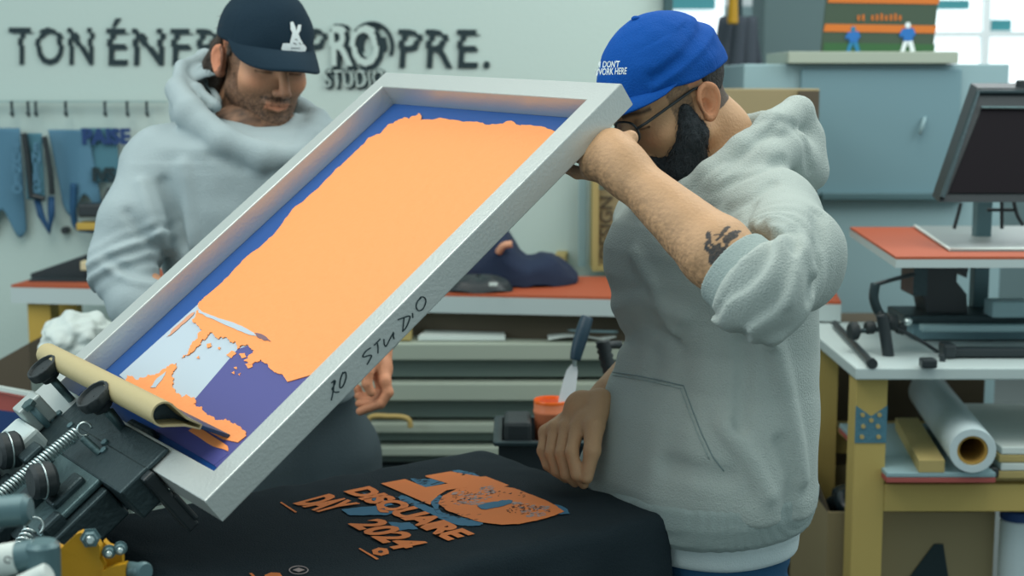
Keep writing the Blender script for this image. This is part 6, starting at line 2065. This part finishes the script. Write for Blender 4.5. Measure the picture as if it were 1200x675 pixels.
def f_rarmB(p):
    d = s_chain(p, [r_el, r_el + (r_wr - r_el) * .3, r_wr], [.036, .034, .025], .01)
    c = r_wr + (r_wr - r_el).normalized() * .05
    d = smin(d, s_cap(p, r_wr, c, .025, .022), .014)
    dr = (r_wr - r_el).normalized(); sd = Vector((0, 0, 1)).cross(dr).normalized()
    for i in range(4):
        k_ = c + sd * (.030 - .02 * i) + dr * .03
        d = smin(d, finger(p, [c + sd * (.02 - .013 * i), k_, k_ + dr * .03 + Vector((0, 0, -.015)), k_ + dr * .035 + Vector((0, 0, -.04)), k_ + dr * .02 + Vector((0, 0, -.052))], .0115, .008), .006)
    return smin(d, finger(p, [r_wr, c + sd * .045, c + sd * .05 + dr * .03], .013, .009), .008)
hipB = Vector((cB[1], YB, zB[0]))
def f_bodyB(p):
    d = torsoB(p, -.045)
    d = smin(d, s_cap(p, neckB, r_sh, .06, .055), .04); d = smin(d, s_cap(p, neckB, l_sh, .06, .055), .04)
    d = smin(d, s_cap(p, r_sh, r_el, .055, .048), .03); d = smin(d, s_cap(p, l_sh, l_el, .055, .046), .03)
    d = smin(d, s_ell(p, (hipB.x + .0, hipB.y, hipB.z - .05), (.10, .065, .09)), .04)
    for sg in (-1, 1):
        h0 = Vector((hipB.x + .02, hipB.y, hipB.z - .12)) + Vector(SB.tolist()) * (.085 * sg)
        kn_ = h0 + Vector((0, -.02, -.38)); an = Vector((h0.x, h0.y + .02, .09))
        d = smin(d, s_chain(p, [h0, kn_, an], [.08, .055, .038], .03), .03)
        d = smin(d, s_cap(p, an + Vector((0, .02, -.045)), an + Vector((.08, -.14, -.06)), .035, .028), .02)
    return d
SKINB = np.array(lin((196, 148, 116)), dtype=f32)
hairB = lin((50, 40, 32))
def colB(v):
    q = locB(v); dh = np.sqrt(((v - OB) ** 2).sum(1))
    c = np.tile(SKINB, (len(v), 1)).astype(f32)
    hm = dh < .17
    if hm.any():
        c[hm] = head_col(q[hm], SKINB, 1.0, hairB, np.array(lin((46, 38, 32))))
    hd = np.sqrt(((v - V3(PB(436, 460, 2.58))) ** 2).sum(1)) < .12
    c = blend_col(c, hd * .5, np.array(lin((214, 140, 104))))
    return c
pB = sdf_obj('person', [(f_headB, *bbox([worldB((sx, sy, sz)) for sx in (-.1, .1) for sy in (-.12, .13) for sz in (-.13, .13)] + [neckB], .05), .0024),
    (f_lhandB, *bbox([l_el, l_wr, PB(414, 488, 2.54), PB(462, 470, 2.63)], .06), .0024),
    (f_rarmB, *bbox([r_el, r_wr, r_wr + Vector((.15, .1, -.12)), r_wr + Vector((.1, -.1, 0))], .06), .004),
    (f_bodyB, bbox([r_sh, l_sh, r_el, l_el, neckB], .09)[0] * np.array([1, 1, 0]) + np.array([0, 0, -.02]), bbox([r_sh, l_sh, r_el, l_el, neckB], .09)[1] + np.array([.0, .05, 0]), .012)], M['skin'], None, colB, 1)
tag(pB, 'bearded person in dark cap and grey hoodie standing behind the raised screen, looking down', 'person')
FOLDSB = []
def f_hoodB(p):
    d = torsoB(p, 0)
    d = smin(d, s_cap(p, PB(290, 176, 2.68), r_sh, .07, .070), .05)
    d = smin(d, s_cap(p, PB(300, 176, 2.68), l_sh, .07, .066), .05)
    slv = s_chain(p, [r_sh, PB(160, 255, 2.53), r_el], [.072, .064, .062], .02)
    fo = s_chain(p, [r_el, PB(160, 352, 2.46), PB(205, 395, 2.44), r_wr - (r_wr - r_el).normalized() * .02], [.060, .050, .044, .036], .012)
    slv = smin(slv, fo, .012)
    # bunched sleeve at the elbow
    dist = (p - V3(PB(150, 300, 2.5))) @ V3((PB(185, 375, 2.45) - PB(150, 300, 2.5)).normalized())
    slv = slv - .005 * np.exp(-((dist - .015) / .03) ** 2) * np.sin((dist + .012 * vnoise(p, 14)) * 2 * math.pi / .024 + .8) - .006 * np.exp(-((dist - .01) / .018) ** 2)
    slv = slv + .003 * vnoise(p, 16, 2.)
    d = smin(d, slv, .018)
    d = smin(d, s_chain(p, [l_sh, l_el, l_wr + (l_el - l_wr).normalized() * .03], [.07, .06, .04], .02), .03)
    n1 = vnoise(p * np.array([1.0, 1.0, .5], dtype=f32), 10, 5.7)
    d = d + .007 * n1 * (p[:, 2] < 1.36) + .0026 * vnoise(p, 26, 8.)
    for pts, r, am in FOLDSB:
        d = d - ridge(p, pts, r, am)
    # hood: thick rolled collar around the neck, standing up at the back left
    h = s_chain(p, [PB(344, 184, 2.56), PB(308, 184, 2.53), PB(262, 166, 2.53), PB(222, 134, 2.56)], [.024, .026, .028, .028], .016)
    h = smin(h, s_chain(p, [PB(344, 184, 2.56), PB(362, 164, 2.62), PB(372, 140, 2.72)], [.024, .024, .022], .016), .012)
    h = smin(h, s_chain(p, [PB(222, 130, 2.56), PB(208, 105, 2.62), PB(214, 80, 2.70)], [.028, .020, .012], .014), .012)
    h = smin(h, s_chain(p, [PB(214, 80, 2.70), PB(240, 68, 2.78), PB(290, 95, 2.84), PB(340, 120, 2.82), PB(372, 140, 2.72)], [.012, .014, .02, .022, .022], .014), .012)
    h = smin(h, s_chain(p, [PB(210, 88, 2.68), PB(232, 105, 2.62), PB(252, 124, 2.585)], [.008, .010, .012], .01), .008)
    h = smin(h, s_chain(p, [PB(228, 80, 2.74), PB(245, 100, 2.70), PB(258, 118, 2.66)], [.006, .007, .008], .01), .01)
    # back of the hood is a cloth bowl
    bowl = np.abs(s_ell(p, PB(262, 128, 2.72), (.098, .085, .088))) - .006
    bowl = smax(bowl, p[:, 2] - (PB(240, 72, 2.74).z - .34 * (p[:, 0] - PB(240, 72, 2.74).x)), .01)
    bowl = smax(bowl, PB(250, 90, 2.66).y - p[:, 1], .01)
    h = smin(h, bowl, .008)
    h = h + .0028 * vnoise(p, 22, 7.)
    d = smin(d, h, .012)
    return smax(d, -s_chain(p, [worldB((0, -.02, -.045)), PB(302, 164, 2.64)], [.069, .056]), .010)
_t = [(surfpts(f_hoodB, a), r, am) for a, r, am in (
    ([(192, 215), (205, 255), (215, 285)], .010, -.010), ([(165, 215), (180, 262), (200, 292)], .010, .007),
    ([(215, 195), (222, 235), (225, 285)], .012, .006), ([(150, 250), (165, 275), (195, 300)], .009, -.006),
    ([(120, 300), (150, 318), (185, 322)], .008, -.007), ([(125, 315), (155, 330), (185, 335)], .007, .006),
    ([(250, 180), (285, 196), (330, 198)], .010, -.006), ([(230, 155), (262, 180), (300, 192)], .008, -.006))]
FOLDSB = [(a, r, am * 1.7) for a, r, am in _t]
hoodB = sdf_obj('hoodie', [(f_hoodB, *bbox([r_sh, l_sh, r_el, l_el, r_wr, PB(214, 70, 2.7), PB(190, 470, 2.42), PB(428, 470, 2.9), PB(428, 60, 2.9)], .05), .0044)], M['hoodie_far'], pB, None, 2)
def f_trB(p):
    d = torsoB(p, -.008, top=zB[1] + .04, bot=zB[0] - .18)
    for sg in (-1, 1):
        h0 = Vector((hipB.x + .02, hipB.y, hipB.z - .12)) + Vector(SB.tolist()) * (.085 * sg)
        kn_ = h0 + Vector((0, -.02, -.38)); an = Vector((h0.x, h0.y + .02, .13))
        d = smin(d, s_chain(p, [h0, kn_, an], [.098, .08, .072], .03), .03)
    return smax(d, .06 - p[:, 2], .01) + .004 * vnoise(p * np.array([1, 1, .5], dtype=f32), 20)
sdf_obj('trousers', [(f_trB, *bbox([(hipB.x - .24, hipB.y - .2, .03), (hipB.x + .24, hipB.y + .2, zB[1])], .04), .008)], M['trouser'], pB, None, 1)
for sg in (-1, 1):
    h0 = Vector((hipB.x, hipB.y + .02, .05)) + Vector(SB.tolist()) * (.085 * sg)
    def f_shoe2(p, h0=h0):
        d = s_cap(p, h0 + Vector((-.015, .04, -.005)), h0 + Vector((.08, -.16, -.012)), .045, .038)
        return smax(smax(d, .002 - p[:, 2], .004), p[:, 2] - .11, .01)
    sdf_obj('shoe', [(f_shoe2, *bbox([h0 + Vector((.14, .1, 0)), h0 - Vector((.08, .22, .05)), h0 + Vector((0, 0, .08))], .02), .006)], M['shoe'], pB, None, 1)
# hair behind the ear and at the nape
def f_hairB(p):
    q = locB(p)
    d = s_ell(q, (0, -.018, .022), (.0795, .099, .092))
    d = smax(smax(d, q[:, 1] + .030 - .5 * np.clip(q[:, 2] - .02, 0, 1), .004), -(q[:, 2] + .075), .01)
    d = smin(d, s_chain(q, [(.072, -.044, .0), (.070, -.056, -.04), (.060, -.060, -.075)], [.018, .021, .017], .012), .014)
    d = smin(d, s_chain(q, [(-.066, -.050, -.01), (-.062, -.062, -.05), (-.050, -.066, -.078)], [.016, .018, .014], .012), .014)
    d = smin(d, s_cap(q, (0, -.09, -.03), (0, -.085, -.075), .03, .024), .03)
    d = smin(d, s_cap(q, (.071, .012, .03), (.0715, .012, .004), .007, .004), .006)
    return d + .004 * vnoise(q * np.array([1, 1, .7], dtype=f32), 90, 3.) + .0016 * vnoise(q, 260)
hb = bbox([worldB((sx, sy, sz)) for sx in (-.1, .1) for sy in (-.14, .03) for sz in (-.12, .12)], .006)
hr = sdf_obj('hair', [(f_hairB, *hb, .0026)], M['hair_brown'], pB, None, 0)
strands('hair_strands', f_hairB, hb, 1600, .014, hr, M['hair_brown'], 4, (-.2, .2, -.7))
# short beard hairs on the jaw
def f_stubB(p):
    q = locB(p); qa = q.copy(); qa[:, 0] = np.abs(qa[:, 0])
    d = head_sdf(q, False)
    reg = s_chain(qa, [(.066, .018, -.02), (.058, .024, -.06), (.040, .055, -.095), (0, .085, -.112)], [.013, .020, .024, .026], .01)
    reg = smin(reg, s_cap(qa, (0, .104, -.056), (.026, .092, -.064), .007, .007), .004)
    reg = smax(reg, -s_ell(qa, (0, .10, -.0705), (.020, .02, .007)), .002)
    return smax(d - .0006, reg, .001)
sb = bbox([worldB((sx, sy, sz)) for sx in (-.08, .08) for sy in (-.01, .13) for sz in (-.14, 0)], .0)
st_ = strands('beard', f_stubB, sb, 4200, .0045, pB, M['hair_brown'], 6, (.2, -.3, -.8))
# cap
tiltB, baseB = .06, .026
def f_capB(p):
    q = locB(p)
    d = cap_sdf(q, tiltB, base=baseB, rz=.108, rx=.087)
    # taller front panel
    d = smin(d, smax(s_ell(q, (0, .020, baseB + .01), (.070, .078, .088)), -(q[:, 2] - baseB - tiltB * q[:, 1]), .004), .02)
    an = np.arctan2(q[:, 0], q[:, 1] + .01)
    d = d + .0010 * np.exp(-((np.sin(an * 3)) / .045) ** 2) + .0018 * vnoise(q, 28)
    inner = s_ell(q, (0, -.010, baseB - .004), (.074, .095, .092))
    return smax(d, -inner, .002)
capB = sdf_obj('dark_cap', [(f_capB, *bbox([worldB((sx, sy, sz)) for sx in (-.1, .1) for sy in (-.13, .11) for sz in (-.02, .15)], .01), .0027)], M['cap_navy'], pB, None, 1)
o = obj('brim', brim_bm(worldB, tiltB, baseB, rx=.086, ry=.108, ext=.072, drop=.026, curve=4.6), M['cap_navy'], capB, smooth=True); thicken(o, .003)
# stitched emblem: small animal with two upright ears on a scroll
eb0 = PB(332, 44, 2.48)
def emb(px, py):   # emblem drawn in the cap's front plane
    base_ = worldB((-.014, .10, baseB + .032))
    rx_ = Vector(RB[:, 0].tolist()); uz_ = Vector(RB[:, 2].tolist())
    return base_ + rx_ * (-(px - 334)) * .0018 + uz_ * (-(py - 30)) * .0016
shapes = [
    [(328, 12), (331, 11), (334, 17), (335, 24), (331, 25), (328, 19)],
    [(337, 14), (341, 14), (340, 20), (336, 25), (334, 22)],
    [(330, 23), (337, 23), (340, 29), (343, 33), (344, 36), (327, 37), (328, 31)],
    [(320, 35), (325, 34), (335, 36), (345, 35), (349, 39), (348, 43), (342, 43), (330, 42), (324, 43), (321, 45), (319, 41)]]
fw = -Vector(RB[:, 1].tolist())
bms = []
for s in shapes:
    bm = B(); vs = [Vector(emb(*q_)) for q_ in s]
    tr_ = tessellate_polygon([vs]); vv = [bm.verts.new(q_) for q_ in vs]
    for t3_ in tr_: bm.faces.new([vv[i] for i in t3_])
    subdiv(bm, .004); project_onto(bm, f_capB, fw, .06, lift=.0012); bms.append(bm)
obj('stitched_emblem', bm_join(bms), M['thread'], capB)
bms = []
for s in ([(329, 39), (340, 39)], [(333, 29), (336, 30)], [(331, 33), (335, 35)], [(338, 33), (341, 35)]):
    bm = B(); a_, c_ = emb(*s[0]), emb(*s[1])
    tube(bm, [a_, (a_ + c_) / 2, c_], .0007, 5)
    project_onto(bm, f_capB, fw, .06, lift=.0018); bms.append(bm)
obj('emblem_line', bm_join(bms), M['cap_navy'], capB)
